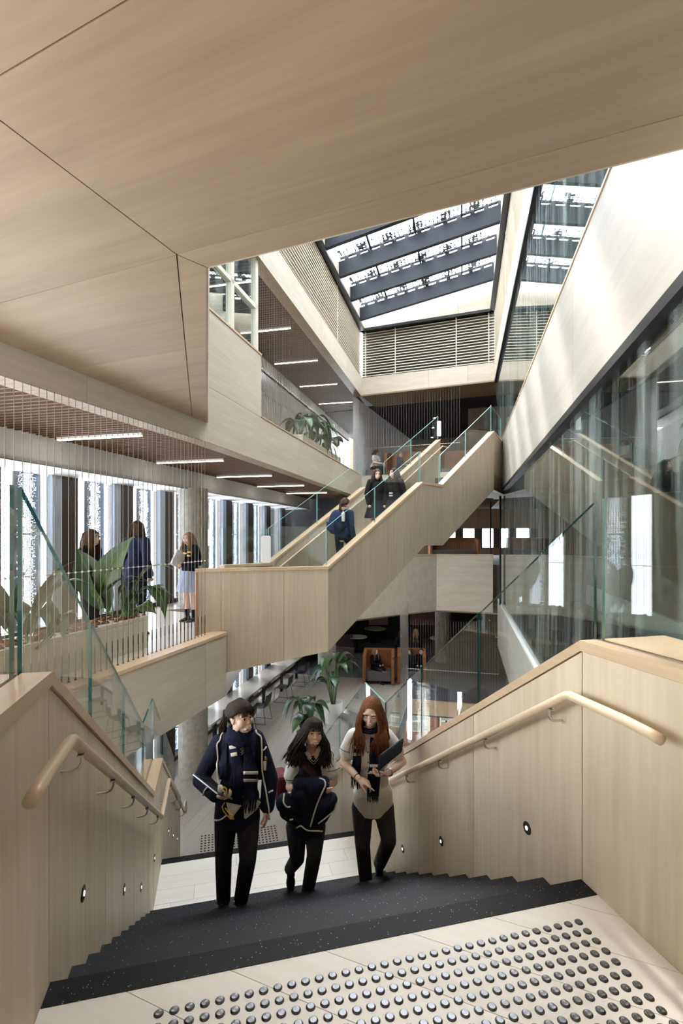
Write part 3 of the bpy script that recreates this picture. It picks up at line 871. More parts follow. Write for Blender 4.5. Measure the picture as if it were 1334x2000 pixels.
# ---- right side of the void: fascias and glass walls
wr = band('wall_right_fascia', RV0, PA(RLAT, 18.9), A_R, 2.90, 4.29, M_wallG, [4.85, 9.4, 14.0])
ob('capping', MB().prism(vpoly(RV0 - A_R * .01, PA(RLAT, 18.9) - A_R * .01, 4.292, 4.32), A_R * .28), M_capA, wr)
wr2 = band('wall_right_fascia_lower', PA(RLAT, 3.0), PA(RLAT, 16.6), A_R, -1.89, -.45, M_wallG, [3.2, 6.6, 10])
for k, (px, py) in enumerate(((958, 1212), (972, 1245), (983, 1275))):
    p = atlat(px, py, RLAT)
    ob('coat_hook', MB().tube([p, p - A_R * .05, p - A_R * .06 + V((0, 0, .05))], .008, 6).tube([p - A_R * .05, p - A_R * .05 - A_F * .04], .006, 6), M_white, wr2)
def glass_wall(idx, z0, z1, a0, a1, step, mat, lat):
    n = int(round((a1 - a0) / step))
    for i in range(n):
        a = a0 + step * i
        w = struct('window_%d' % (idx + i), MB().prism(vpoly(PA(lat, a + .004, 0), PA(lat, a + step - .004, 0), z0, z1), A_R * .024), [mat])
        ob('window_frame', MB().bar(PA(lat - .01, a, z0 + .015), PA(lat - .01, a + step, z0 + .015), .09, .04), M_white if z0 < 0 else M_black, w)
        ob('window_head', MB().bar(PA(lat - .01, a, z1 - .03), PA(lat - .01, a + step, z1 - .03), .11, .075), M_black, w)
glass_wall(61, -.44, 2.90, .9, 16.6, 1.57, M_glassR, RLAT + .06)
glass_wall(81, 4.32, 6.97, .9, 18.2, 1.73, M_glassR, RLAT + .06)
for px in (958, 977):
    p = atlat(px, 1045, RLAT)
    struct('trim_post', MB().bar(V((p.x, p.y, -.45)), V((p.x, p.y, 2.95)), .05, .05), M_black)
struct('wall_right_return', MB().prism([c1 + V((0, 0, -.4)) - B_DIR * .02, c1 + B_DIR * 1.0 + V((0, 0, -.4)), c1 + B_DIR * 1.0 + V((0, 0, 2)), c1 - B_DIR * .02 + V((0, 0, 2))], -B_PER * .1), M_wallB)

# ================================================================== THE STAIR ACROSS THE VOID
ms = thing('staircase', K1 + NM * .8, 'pale oak panelled staircase rising across the atrium behind glass balustrades', 'staircase')
R2, R3, R4 = 2.74, 3.493, 5.861
MC = [(0.0, 1.085), (R2, 2.71), (R3, 2.71), (R4, 4.23)]
def interp(tab, r):
    for (a, za), (b, zb) in zip(tab[:-1], tab[1:]):
        if r <= b: return za + (zb - za) * (r - a) / (b - a)
    return tab[-1][1]
def mcap(r): return interp(MC, r) if r > 0 else 1.085
MBOT = [(0.0, -.34), (2.82, 1.39), (3.51, 1.385), (5.70, 2.66), (R4, 2.75)]
def mbot(r): return interp(MBOT, r)
def PM(r, w, z): return K1 + DM * r + NM * w + V((0, 0, z))
D0 = (K1 - L0).normalized(); N0 = V((-D0.y, D0.x, 0)); LEN0 = (K1 - L0).length
def PL(r, w, z): return L0 + D0 * r + N0 * w + V((0, 0, z))
def lbot(r): return -.61 + .27 * r / LEN0
# core
core = MB()
core.prism([PL(.0, .014, lbot(0) + .01), PL(LEN0, .014, -.33), PL(LEN0, .014, 1.04), PL(0, .014, 1.04)], N0 * .12)
rk = [0, R2, R3, R4]
for a, b in ((0, R2), (R2, 2.82), (2.82, R3), (R3, 3.51), (3.51, 5.70), (5.70, R4)):
    core.prism([PM(a, .014, mbot(a) + .01), PM(b, .014, mbot(b) + .01), PM(b, .014, mcap(b) - .05), PM(a, .014, mcap(a) - .05)], NM * .12)
ob('parapet_core', core, M_gap, ms)
s430, s547 = .36, 1.36
for a, b in ((0, s430), (s430, s547), (s547, LEN0)):
    panel('parapet_panel', [PL(a, 0, lbot(a)), PL(b, 0, lbot(b)), PL(b, 0, 1.035), PL(a, 0, 1.035)], N0 * .013, M_wall, ms, .003)
prs = [0, .82, R2, R3, 4.6, R4]
for a, b in zip(prs[:-1], prs[1:]):
    bp = [PM(a, 0, mbot(a))] + [PM(r, 0, mbot(r)) for r in (2.82, 3.51, 5.70) if a < r < b] + [PM(b, 0, mbot(b))]
    bp += [PM(b, 0, mcap(b) - .05)] + [PM(a, 0, mcap(a) - .05)]
    ob('parapet_panel', MB().prism(inset(bp, .0012) if len(bp) == 4 else bp, NM * .013), M_wall, ms)
# warm timber end of the parapet
ob('parapet_end', MB().prism([PL(-.02, -.005, 0), PL(-.02, .16, 0), PL(-.02, .16, 1.04), PL(-.02, -.005, 1.04)], D0 * .03), M_edge, ms)
ob('parapet_end', MB().prism([PL(-.02, .16, 0), PL(.35, .16, 0), PL(.35, .16, 1.04), PL(-.02, .16, 1.04)], N0 * .02), M_edge, ms)
def capbar(pts):
    m = MB()
    for p, q, n in pts:
        m.hexa([p - n * .012 + V((0, 0, -.05)), q - n * .012 + V((0, 0, -.05)), q + n * .15 + V((0, 0, -.05)), p + n * .15 + V((0, 0, -.05)), p - n * .012, q - n * .012, q + n * .15, p + n * .15])
    return m
M_capM = wood('oak_capping_slope', (0.70, 0.53, 0.35), (0.56, 0.40, 0.25), DM + V((0, 0, .6)), rough=.35, fine=40)
ob('capping', capbar([(PL(-.03, 0, 1.085), PL(LEN0, 0, 1.085), N0)]), M_capM, ms)
for a, b in zip(rk[:-1], rk[1:]):
    ob('capping', capbar([(PM(a, 0, mcap(a)), PM(b, 0, mcap(b)), NM)]), M_capM, ms)
# far parapet, its inner face towards us
fcore = MB()
for a, b in zip(rk[:-1], rk[1:]):
    fcore.prism([PM(a, WM + .014, mbot(a) + .05), PM(b, WM + .014, mbot(b) + .05), PM(b, WM + .014, mcap(b) - .05), PM(a, WM + .014, mcap(a) - .05)], NM * .12)
ob('parapet_core', fcore, M_gap, ms)
for a, b in ((0, 1.0), (1.0, R2), (R2, R3), (R3, 4.7), (4.7, R4)):
    panel('parapet_panel', [PM(a, WM, mbot(a) + .1), PM(b, WM, mbot(b) + .1), PM(b, WM, mcap(b) - .05), PM(a, WM, mcap(a) - .05)], NM * .013, M_wall, ms, .003)
ob('parapet_panel', MB().prism([PM(-1.0, WM, 0), PM(0, WM, 0), PM(0, WM, 1.035), PM(-1.0, WM, 1.035)], NM * .15), M_wall, ms)
for a, b in [(-1.0, 0)] + list(zip(rk[:-1], rk[1:])):
    ob('capping', capbar([(PM(a, WM, mcap(a)), PM(b, WM, mcap(b)), NM)]), M_capM, ms)
# treads
M_tr2 = plain('dark_stair_tread', (.05, .045, .042), .6)
n1 = 9
for k in range(n1):
    g = R2 / n1; r = (2.71 - 1.085) / n1
    z = r * (k + 1)
    ob('tread', MB().prism([PM(g * k, .14, z), PM(g * (k + 1), .14, z), PM(g * (k + 1), WM, z), PM(g * k, WM, z)], (0, 0, -r)), M_floorS if k == n1 - 1 else M_tr2, ms)
zm = 2.71 - 1.085
ob('half_landing', MB().prism([PM(R2, .14, zm), PM(R3, .14, zm), PM(R3, WM, zm), PM(R2, WM, zm)], (0, 0, -.17)), M_floorS, ms)
for k in range(n1):
    g = (R4 - R3) / n1; r = (4.23 - 2.71) / n1
    z = zm + r * (k + 1)
    ob('tread', MB().prism([PM(R3 + g * k, .14, z), PM(R3 + g * (k + 1), .14, z), PM(R3 + g * (k + 1), WM, z), PM(R3 + g * k, WM, z)], (0, 0, -r)), M_tr2, ms)
ZR = 4.23 - 1.085
# soffit of the flights
so = MB()
for (a, za), (b, zb) in zip(MBOT[:-1], MBOT[1:]):
    so.prism([PM(a, 0.01, za), PM(b, .01, zb), PM(b, WM + .14, zb), PM(a, WM + .14, za)], (0, 0, .03))
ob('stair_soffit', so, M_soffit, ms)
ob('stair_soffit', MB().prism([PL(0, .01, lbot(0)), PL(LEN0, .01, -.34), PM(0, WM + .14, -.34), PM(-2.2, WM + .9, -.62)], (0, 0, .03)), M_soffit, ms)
# handrail on the far parapet
def rail(path, rad, mat, parent, name='handrail'):
    return ob(name, MB().tube(path, rad, 10), mat, parent, smooth=True)
rail([PM(-.35, WM - .07, .88), PM(0, WM - .07, .88)] + [PM(r, WM - .07, mcap(r) - .2) for r in (R2,)] + [PM(R2 + .3, WM - .07, 2.51)], .02, M_capM, ms)
rail([PM(R3 - .3, WM - .07, 2.51), PM(R3, WM - .07, 2.51), PM(R4, WM - .07, 4.03), PM(R4 + .3, WM - .07, 4.03)], .02, M_capM, ms)
for r in (.3, 1.3, 2.3, 3.8, 4.8, 5.6):
    z = mcap(r) - .2
    ob('rail_bracket', MB().tube([PM(r, WM, z - .07), PM(r, WM - .06, z - .07), PM(r, WM - .07, z - .015)], .007, 6), M_steel, ms)
# top landing and its return parapet towards the glass wall
KR = V((4.56, 14.1, 0)); K4 = K1 + DM * R4
dr = (KR - K4).normalized(); nr = V((-dr.y, dr.x, 0))
ob('parapet_panel', MB().prism([K4 + V((0, 0, 2.75)), KR + V((0, 0, 2.75)), KR + V((0, 0, 4.18)), K4 + V((0, 0, 4.18))], nr * .13), M_wall, ms)
ob('capping', capbar([(K4 + V((0, 0, 4.23)), KR + V((0, 0, 4.23)), nr)]), M_capM, ms)
ob('top_landing', MB().prism([K4 + V((0, 0, ZR)), KR + V((0, 0, ZR)), PA(RLAT + 1.5, 14.6, ZR), PA(RLAT + 1.5, 17.5, ZR), PM(R4, WM + .15, ZR) + V((.6, 1.2, 0)), PM(R4, WM + .15, ZR)], (0, 0, -.39)), M_soffit, ms)
# glass on the caps
def mid_glass(w, segs, label, flat0=None):
    g = thing('glass_balustrade', PM(2, w, mcap(2)), label, 'balustrade')
    for a, b in segs:
        za, zb = mcap(a) - .02, mcap(b) - .02
        pane_poly([PM(a + .005, w, za), PM(b - .005, w, zb), PM(b - .005, w, zb + .66), PM(a + .005, w, za + .66)], NM, .018, g, M_gedgeL)
    if flat0:
        for a, b in flat0:
            pane_poly([PL(a + .005, .07, 1.07), PL(b - .005, .07, 1.07), PL(b - .005, .07, 1.75), PL(a + .005, .07, 1.75)], N0, .018, g, M_gedgeL)
    return g
mid_glass(.07, [(.03, 1.3), (1.3, R2 - .02), (R2 + .02, R3 - .02), (R3 + .02, 4.6), (4.6, R4)], 'glass balustrade on the near parapet of the stair crossing the void', [(.08, 1.2), (1.2, LEN0 - .01)])
mid_glass(WM + .07, [(-1, .0), (.03, 1.3), (1.3, R2 - .02), (R3 + .02, 4.6), (4.6, R4)], 'glass balustrade on the far parapet of the crossing stair, before the rear lounge')
g = thing('glass_balustrade', K4 + V((0, 0, 4.2)), 'short glass balustrade turning the corner at the top of the crossing stair', 'balustrade')
pane_poly([K4 + nr * .07 + V((0, 0, 4.21)), KR + nr * .07 + V((0, 0, 4.21)), KR + nr * .07 + V((0, 0, 4.89)), K4 + nr * .07 + V((0, 0, 4.89))], nr, .018, g, M_gedgeL)
# white notices on the balustrade ends
def notice(p, d, n, w, h, label):
    r = .03; pts = []
    for cx, cz, a0 in ((w - r, h - r, 0), (r, h - r, 90), (r, r, 180), (w - r, r, 270)):
        for k in range(5):
            a = math.radians(a0 + k * 22.5); pts.append(p + d * (cx + r * math.cos(a)) + V((0, 0, cz + r * math.sin(a))))
    o = ob('notice_board', MB().prism(pts, n * .012), plain('notice_white', (.86, .86, .85), .5), None)
    return tag(o, label, 'sign')
notice(PL(1.0, .05, 1.16), D0, -N0 * 1.0, .15, .44, 'white rounded notice behind the glass at the foot of the crossing stair')
notice(PM(R4 - .1, WM + .05, 4.30), V((1, .05, 0)).normalized(), V((0, -1, 0)), .12, .42, 'white rounded notice at the head of the crossing stair')

# ================================================================== REAR OF THE VOID
rF = band('wall_rear_fascia', RRL, RRR, BN, 3.03, 3.90, M_wallB, [1.3, 2.9])
rp0, rp1, rp2 = V((.0, 15.72, 0)), V((3.43, 18.15, 0)), V((5.30, 17.55, 0))
d1 = (rp1 - rp0).normalized(); n1v = V((-d1.y, d1.x, 0)); d2 = (rp2 - rp1).normalized(); n2v = V((-d2.y, d2.x, 0))
for nm, p, q, n in (('wall_rear_panel', rp0, rp1, n1v), ('wall_rear_panel_return', rp1, rp2, n2v)):
    w = band(nm, p, q, n, -1.15, .88, M_wallB, [])
    ob('capping', MB().prism(vpoly(p - n * .01, q - n * .01, .882, .92), n * .25), M_capA, w)
M_brown = wood('smoked_timber', (0.20, 0.135, 0.09), (0.13, 0.085, 0.055), (0, 0, 1), rough=.5)
M_rearfloor = plain('rear_floor', (.16, .14, .12), .7)
# rear rooms: floor, ceiling, back wall on three levels
struct('floor_rear_mid', MB().prism([rp0 + n1v * .28 + V((0, 0, .55)), rp1 + n1v * .3 + V((0, 0, .55)), rp2 + n2v * .28 + V((0, 0, .55)), V((9, 18, .55)), V((9, 27, .55)), V((-3, 27, .55)), V((-3, 16, .55))], (0, 0, -1.5)), M_rearfloor)
struct('floor_rear_upper', MB().prism([RRL + BN * .2 + V((0, 0, ZF)), RRR + BN * .2 + V((0, 0, ZF)), RRR + BN * 10 + V((3, 0, ZF)), RRL + BN * 10 + V((-3, 0, ZF))], (0, 0, -.75)), M_rearfloor)
struct('ceiling_rear_upper', MB().prism([RRL + V((0, 0, 6.965)), RRR + V((2, -.9, 6.965)), RRR + BN * 1.75 + V((2, -.9, 6.965)), RRL + BN * 1.75 + V((0, 0, 6.965))], (0, 0, .05)), M_soffit)
struct('ceiling_rear_dark', MB().prism([RRL + BN * 1.75 + V((-3, 1.4, 6.95)), RRR + BN * 1.75 + V((3, -1.4, 6.95)), RRR + BN * 10 + V((3, -1.4, 6.95)), RRL + BN * 10 + V((-3, 1.4, 6.95))], (0, 0, .1)), M_dark)
bw = struct('wall_rear_back', MB().prism(vpoly(RRL + BN * 9.5 + BR * -4, RRR + BN * 9.5 + BR * 4, 3.8, 7.0), BN * .1), M_brown)
struct('wall_rear_timber', MB().prism(vpoly(RRL + BN * 3.4 + BR * 3.6, RRR + BN * 3.4 + BR * 3, 3.8, 6.95), BN * .1), M_brown)
struct('wall_rear_side', MB().prism(vpoly(RRL + BR * -.25, RRL + BR * -.25 + BN * 9.5, 3.8, 6.95), -BR * .1), M_white)
wz0, wz1 = .95, 1.95
m = MB()
for x0, x1, z0, z1 in ((-4, 5.0, -1, 4), (5.0, 10, wz1, 4), (5.0, 10, -1, wz0), (9.0, 10, wz0, wz1)):
    m.prism([V((x0, 26.5, z0)), V((x1, 26.5, z0)), V((x1, 26.5, z1)), V((x0, 26.5, z1))], (0, .1, 0))
struct('wall_rear_back_mid', m, M_brown)
for i in range(4):
    x = 5.0 + i * 1.0
    w = struct('window_%d' % (101 + i), MB().box(V((x + .2, 26.45, (wz0 + wz1) / 2)), (.42, .12, wz1 - wz0)), M_mullion)
    ob('pane', MB().prism([V((x, 26.5, wz0)), V((x + 1, 26.5, wz0)), V((x + 1, 26.5, wz1)), V((x, 26.5, wz1))], (0, .01, 0)), M_pane, w)
struct('ceiling_rear_mid', MB().prism([PA(-4.5, 17.6, 2.96), PA(RLAT + .2, 17.4, 2.96), PA(6.6, 16.6, 2.96), PA(6.6, 29, 2.96), PA(-4.5, 29, 2.96)], (0, 0, .06)), plain('matt_brown_ceiling', (.10, .075, .055), 1.0, spec=0.0))
struct('wall_rear_right_mid', MB().prism([V((9.6, 17, -1)), V((9.6, 27, -1)), V((9.6, 27, 4)), V((9.6, 17, 4))], (.1, 0, 0)), M_brown)
# downlights in the dark ceiling
def downlight(p, label, r=.06):
    t = thing('downlight', p, label, 'ceiling light', 'round downlights of the rear lounge')
    ob('trim_ring', MB().lathe([(r, .0), (r, -.012), (r * .8, -.014), (r * .8, 0)], p, 14), M_white, t)
    ob('lens', MB().lathe([(r * .75, -.010), (r * .75, -.017)], p, 14), glow('downlight_lens', (1, .93, .82), 120.0), t)
for k, (px, py) in enumerate(((734, 823), (741, 842), (749, 859), (849, 816), (846, 835), (844, 854))):
    p = at(px, py, 6.93)
    downlight(p, f'{"nearest middle farthest".split()[k % 3]} round downlight of the {"row beside the pale wall" if k < 3 else "row above the crossing stair head"} in the dark ceiling')
for k, (x, y) in enumerate(((1.2, 18.0), (2.6, 19.2), (.6, 21.5), (3.2, 22.0))):  # unseen lamps, added to brighten the dim lower lounge
    downlight(V((x, y, -1.175)), ['added round fill light over the lower tan booth', 'added round fill light between the lower lounge sitters', 'added round fill light over the plum banquette', 'added round fill light at the back of the lower lounge'][k], .09)
# lounge booths on the upper floor
M_leather = plain('tan_leather', (.36, .13, .045), .5, bump=.15, bscale=40, var=.12)
M_seat = plain('grey_seat', (.16, .15, .15), .9)
def booth(p, d, w, label, h=1.25, seatm=None, group=None, n=None):
    n = V((-d.y, d.x, 0)) if n is None else n
    t = thing('booth_sofa', p, label, 'sofa', group)
    ob('backrest', MB().prism([p, p + d * w, p + d * w + V((0, 0, h)), p + V((0, 0, h))], n * .14), M_leather, t, bevel=.03)
    for e in (0, w - .12):
        ob('side', MB().prism([p + d * e - n * .75, p + d * e, p + d * e + V((0, 0, h)), p + d * e - n * .75 + V((0, 0, h * .9))], d * .12), M_leather, t, bevel=.03)
    ob('seat', MB().prism([p + d * .12 - n * .7 + V((0, 0, .12)), p + d * (w - .12) - n * .7 + V((0, 0, .12)), p + d * (w - .12) + V((0, 0, .12)), p + d * .12 + V((0, 0, .12))], (0, 0, .34)), seatm or M_seat, t, bevel=.03)
    return t
bp = RRL + BN * 2.0 + BR * .55 + V((0, 0, ZF))
booth(bp, BR, 1.9, 'tan leather booth behind the blonde student on the upper rear lounge')
booth(bp + BR * 2.1 + BN * .4, BR, 1.6, 'tan leather booth glimpsed behind the head of the crossing stair')
booth(V((3.62, 20.9, .55)), V((1, -.1, 0)).normalized(), 2.0, 'brown sofa behind the wire rail under the crossing stair', h=.95)

# ================================================================== RIGHT ROOMS BEHIND THE GLASS
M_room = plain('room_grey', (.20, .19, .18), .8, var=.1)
struct('floor_right_room', MB().prism([PA(RLAT + .02, -2, -.46), PA(RLAT + .02, 16.8, -.46), PA(6.5, 16.8, -.46), PA(6.5, -2, -.46)], (0, 0, -.3)), M_carpet)
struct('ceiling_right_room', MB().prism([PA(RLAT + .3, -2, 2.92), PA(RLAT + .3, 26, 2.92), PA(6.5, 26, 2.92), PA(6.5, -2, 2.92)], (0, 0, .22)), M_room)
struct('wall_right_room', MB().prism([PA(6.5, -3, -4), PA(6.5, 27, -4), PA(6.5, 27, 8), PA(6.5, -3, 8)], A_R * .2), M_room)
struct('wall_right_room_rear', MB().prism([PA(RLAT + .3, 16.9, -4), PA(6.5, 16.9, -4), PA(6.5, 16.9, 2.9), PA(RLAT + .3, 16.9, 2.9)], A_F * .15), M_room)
struct('floor_right_upper', MB().prism([PA(RLAT + .28, -2, ZR), PA(RLAT + .28, 26, ZR), PA(6.5, 26, ZR), PA(6.5, -2, ZR)], (0, 0, -.02)), M_rearfloor)
struct('ceiling_right_upper', MB().prism([PA(RLAT + .3, -2, 7.0), PA(RLAT + .3, 26, 7.0), PA(6.5, 26, 7.0), PA(6.5, -2, 7.0)], (0, 0, .1)), M_white)
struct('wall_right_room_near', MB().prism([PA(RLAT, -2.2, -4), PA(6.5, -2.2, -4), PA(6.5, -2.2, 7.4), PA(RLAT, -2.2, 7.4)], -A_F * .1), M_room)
struct('trim_room_band', MB().prism(vpoly(PA(3.6, .5, 0), PA(3.6, 16.5, 0), -.46, .10), A_R * .08), M_white)

# ================================================================== LOWER FLOOR
HO0, HO1, HL0, HL1 = 11.6, 16.4, -1.75, 1.5       # opening for the next stair down
def flo(name, a0, a1, l0, l1, mat, z=ZL):
    return struct(name, MB().prism([PA(l0, a0, z), PA(l0, a1, z), PA(l1, a1, z), PA(l1, a0, z)], (0, 0, -.45)), mat)
fl1 = flo('floor', -2, 18.6, -6.9, HL0, M_gap, ZL - .02)
boards([PA(-6.9, 6.0), PA(-1.75, 6.0), PA(-1.75, 18.6), PA(-6.9, 18.6)], A_F, .24, 2.6, ZL, .02, M_floorA, fl1)
flo('floor_near', -2, HO0, HL0, 6.5, M_floorA)
flo('floor_lounge', HO1, 27, HL0, 6.5, M_carpet)
flo('floor_lounge_left', 18.6, 27, -6.9, HL0, M_carpet)
flo('floor_right', HO0, HO1, HL1, 6.5, M_carpet)
struct('floor_basement', MB().prism([PA(-6, 6, -7.4), PA(-6, 24, -7.4), PA(7, 24, -7.4), PA(7, 6, -7.4)], (0, 0, -.2)), M_floorA)
struct('wall_basement_near', MB().prism([PA(-6, 8, -7.4), PA(7, 8, -7.4), PA(7, 8, -3.9), PA(-6, 8, -3.9)], A_F * .2), M_room)
struct('wall_basement_left', MB().prism([PA(-4, 8, -7.4), PA(-4, 20, -7.4), PA(-4, 20, -4.2), PA(-4, 8, -4.2)], IN * .2), M_room)
struct('ceiling_lower_rear', MB().prism([rp0 + V((-2, 0, -1.16)), rp1 + V((0, 0, -1.16)), rp2 + V((0, 0, -1.16)), PA(6.5, 16, -1.16), PA(6.5, 27, -1.16), PA(-6.9, 27, -1.16), PA(-6.9, 19, -1.16), PA(LLAT, 15, -1.16)], (0, 0, .05)), M_soffit)
struct('wall_lower_rear', MB().prism([PA(-6.9, 26.5, -3.8), PA(6.5, 26.5, -3.8), PA(6.5, 26.5, -1.1), PA(-6.9, 26.5, -1.1)], A_F * .1), M_dark)
struct('ceiling_lower_right', MB().prism([PA(RLAT + .1, 3, -1.85), PA(RLAT + .1, 17, -1.85), PA(6.5, 17, -1.85), PA(6.5, 3, -1.85)], (0, 0, .05)), M_soffit)
ob('trim_floor_edge', MB().prism(vpoly(PA(HL0, HO1 - .02, 0), PA(HL1, HO1 - .02, 0), ZL - .4, ZL + .06), A_F * .1), M_capA)['kind'] = 'structure'
# concrete columns
def column(p, r, z0, z1, nm='column'):
    struct(nm, MB().lathe([(r, z0), (r, z1)], V((p.x, p.y, 0)), 40), M_conc, smooth=False)
pc = V((-3.37, 11.4, 0))
column(pc, .325, ZL, -.88); column(pc, .325, 0, 2.66)
column(V((-.55, 18.9, 0)), .34, ZL, -1.1); column(V((4.35, 21.5, 0)), .34, ZL, -1.1)

# lower floor tactile studs (far away, too fine to pick apart)
m = MB()
for j in range(9):
    for i in range(22):
        p = PS(.33 + .062 * i, S3 + .40 + .075 * j, ZL + .001)
        m.lathe([(.018, 0), (.013, .006)], p, 6)
tag(ob('tactile_dots', m, M_black, fl1), kind='stuff')

# ================================================================== HANDRAILS AND STEP LIGHTS OF THE NEAR STAIR
def hz(s): return cap_z(s) - .25
def near_rail(u, sign, s0, label, last):
    t = thing('handrail', PS(u, 0, hz(0)), label, 'handrail')
    uu = u + sign * .075
    path = [PS(uu + sign * .0, s0, hz(0) - .012), PS(uu, s0 + .05, hz(0) - .006), PS(uu, s0 + .16, hz(0)), PS(uu, -.10, hz(0)), PS(uu, -.015, hz(0)), PS(uu, .015, hz(0.015))]
    path += [PS(uu, s, hz(s)) for s in (.06, 1.5, SK1 - .02, SK1 + .03, SK2 - .03, SK2 + .02, SK3 - .05)] + [PS(uu, SK3 + .25, hz(SK3) - .01)]
    if last: path = path[:-1] + [PS(uu, SK3 + .05, hz(SK3)), PS(uu, SK3 + .3, hz(SK3)), PS(uu, SK3 + .36, hz(SK3) - .1), PS(uu, SK3 + .3, hz(SK3) - .2)]
    ob('rail', MB().tube(path, .0215, 14), M_rail, t, smooth=True)
    for s in [.14, .75, 1.4, 2.05, 2.75, 3.5, 4.1, 4.9, 5.7, 6.5]:
        z = hz(s)
        br = MB().tube([PS(u, s, z - .085), PS(u + sign * .045, s, z - .085), PS(u + sign * .065, s, z - .075), PS(uu, s, z - .055), PS(uu, s, z - .018)], .0062, 8)
        br.box(PS(uu, s, z - .021), (.022, .06, .006), Matrix.Rotation(ST, 3, 'Z'))
        ob('bracket', br, M_steel, t, smooth=False)
near_rail(0.0, 1, -.42, 'oak handrail on steel brackets along the stair wall under the planter balcony', True)
near_rail(SW, -1, -.50, 'oak handrail on steel brackets along the sunlit stair wall beside the red haired student', False)
def step_light(u, sign, s, z, label):
    p = PS(u, s, z); n = S_R * sign
    t = thing('step_light', p, label, 'wall light', 'recessed step lights')
    ob('bezel', MB().lathe([(.034, 0), (.034, .003), (.030, .004)], p + n * .001, 20, axis=n), M_black, t)
    ob('lens', MB().lathe([(.011, .004), (.011, .006)], p + n * .001, 12, axis=n), glow('step_lamp', (1, .95, .85), 2.2), t)
def wall_hit(px, py, u):
    k = (px - 667) / 980.0
    o = PS(u, 0); n = S_R
    y = o.dot(n) / (k * n.x + n.y)
    return V((k * y, y, EYE - (py - 1045) / 980.0 * y))
def s_of(p): return (p - S_0).dot(S_F)
for k, (px, py) in enumerate(((162, 1745), (242, 1737), (275, 1733), (301, 1676))):
    p = wall_hit(px, py, 0.0); step_light(0, 1, s_of(p), p.z, f'{ordn[k]} small black step light down the shadowed stair wall, below the handrail')
for k, (px, py) in enumerate(((1030, 1617), (862, 1643), (787, 1658))):
    p = wall_hit(px, py, SW); step_light(SW, -1, s_of(p), p.z, f'{ordn[k]} round black step light down the stair wall beside the red haired student')
for k, s in enumerate((4.6, 5.3, 6.0)):
    step_light(0, 1, s, Z1 - PIT2 * (s - S2) + .38, f'{ordn[k]} step light on the lower flight near the far end of the handrail')

# ================================================================== WIRE SCREENS
WIRE = MB().tube([V((0, 0, 0)), V((0, 0, 1))], .0034, 6)
WIRE_T = MB().tube([V((0, 0, 0)), V((0, 0, .006)), V((0, 0, .012)), V((0, 0, .17)), V((0, 0, .175)), V((0, 0, .30))], [.013, .013, .006, .006, .008, .006], 6)
wire_me = WIRE.mesh('wire', M_wire); turn_me = WIRE_T.mesh('turnbuckle', M_studring)
def wire_screen(pts, z0, z1, label, tie=None, fit=True, rad=1.0):
    t = thing('wire_screen', pts[0] + V((0, 0, z0)), label, 'wire screen')
    for p in pts:
        o = link('wire', wire_me, t); o.location = V((p.x, p.y, z0)); o.scale = (rad, rad, z1 - z0)
        if fit:
            f = link('turnbuckle', turn_me, t); f.location = V((p.x, p.y, z0))
    if tie:
        m = MB().tube([V((p.x, p.y, tie)) for p in pts], .004 * rad, 5)
        ob('tie_wire', m, M_steel, t)
        m = MB()
        for p in pts: m.ball(V((p.x, p.y, tie)), .013 * rad, 8, 5)
        tag(ob('tie_beads', m, M_steel, t), kind='stuff')
    return t
wp = []
kC = kA + KN * .19
for i in range(64):
    p = kC - KD * (.06 + .088 * i)
    wp.append(p)
wire_screen(wp, .10, 3.03, 'vertical steel wire screen from the balcony kerb to the slatted ceiling, before the planter', tie=1.22)
L = (RRL - q518).length
wire_screen([q518 + A_F * (.10 + .096 * i) + IN * .10 for i in range(int(L / .096))], 3.925, 6.96, 'fine wire screen along the upper floor edge in front of the hanging plant', tie=4.95, fit=False, rad=1.0)
wire_screen([RRL + BR * (.08 + .098 * i) + BN * .1 for i in range(38)], 3.90, 6.96, 'wire screen across the rear lounge of the upper floor', tie=4.95, fit=False, rad=1.1)
wire_screen([rp1 + d2 * (.06 + .07 * i) + n2v * .1 for i in range(27)], .92, 1.35, 'short wire rail before the brown sofa under the crossing stair', fit=False, rad=1.0)
wire_screen([rp0 + d1 * (2.9 + .07 * i) + n1v * .1 for i in range(18)], .92, 1.35, 'short wire rail on the shadowed panel under the crossing stair', fit=False, rad=1.0)
wire_screen([PA(HL0 + .08 * i, HO1 + .04) for i in range(int(2.95 / .08))], ZL + .05, -1.15, 'wire screen around the lower lounge before the tan booth', tie=-2.75, fit=False, rad=1.3)
wire_screen([PA(HL0, HO1 - .09 * i) for i in range(24)], ZL + .05, -.62, 'wire screen beside the lower plant, along the floor opening', fit=False, rad=1.2)

# ================================================================== UPPER WINDOW ON THE SOLID BALUSTRADE
wf = struct('window_91', MB().bar(PA(LLAT - .12, 7.2, 5.14), PA(LLAT - .12, 9.12, 5.14), .10, .05), M_cream)
for a in (8.02, 9.07):
    ob('window_frame', MB().bar(PA(LLAT - .12, a, 5.13), PA(LLAT - .12, a, 6.98), .12, .10, up=A_R), M_cream, wf)
ob('window_frame', MB().bar(PA(LLAT - .12, 7.0, 6.02), PA(LLAT - .12, 9.12, 6.02), .10, .08), M_cream, wf)
for a0, a1 in ((7.0, 7.97), (8.07, 9.02)):
    for z0, z1 in ((5.16, 5.98), (6.06, 6.95)):
        ob('pane', MB().prism(vpoly(PA(LLAT - .12, a0, 0), PA(LLAT - .12, a1, 0), z0, z1), IN * .012), M_glassR, wf)

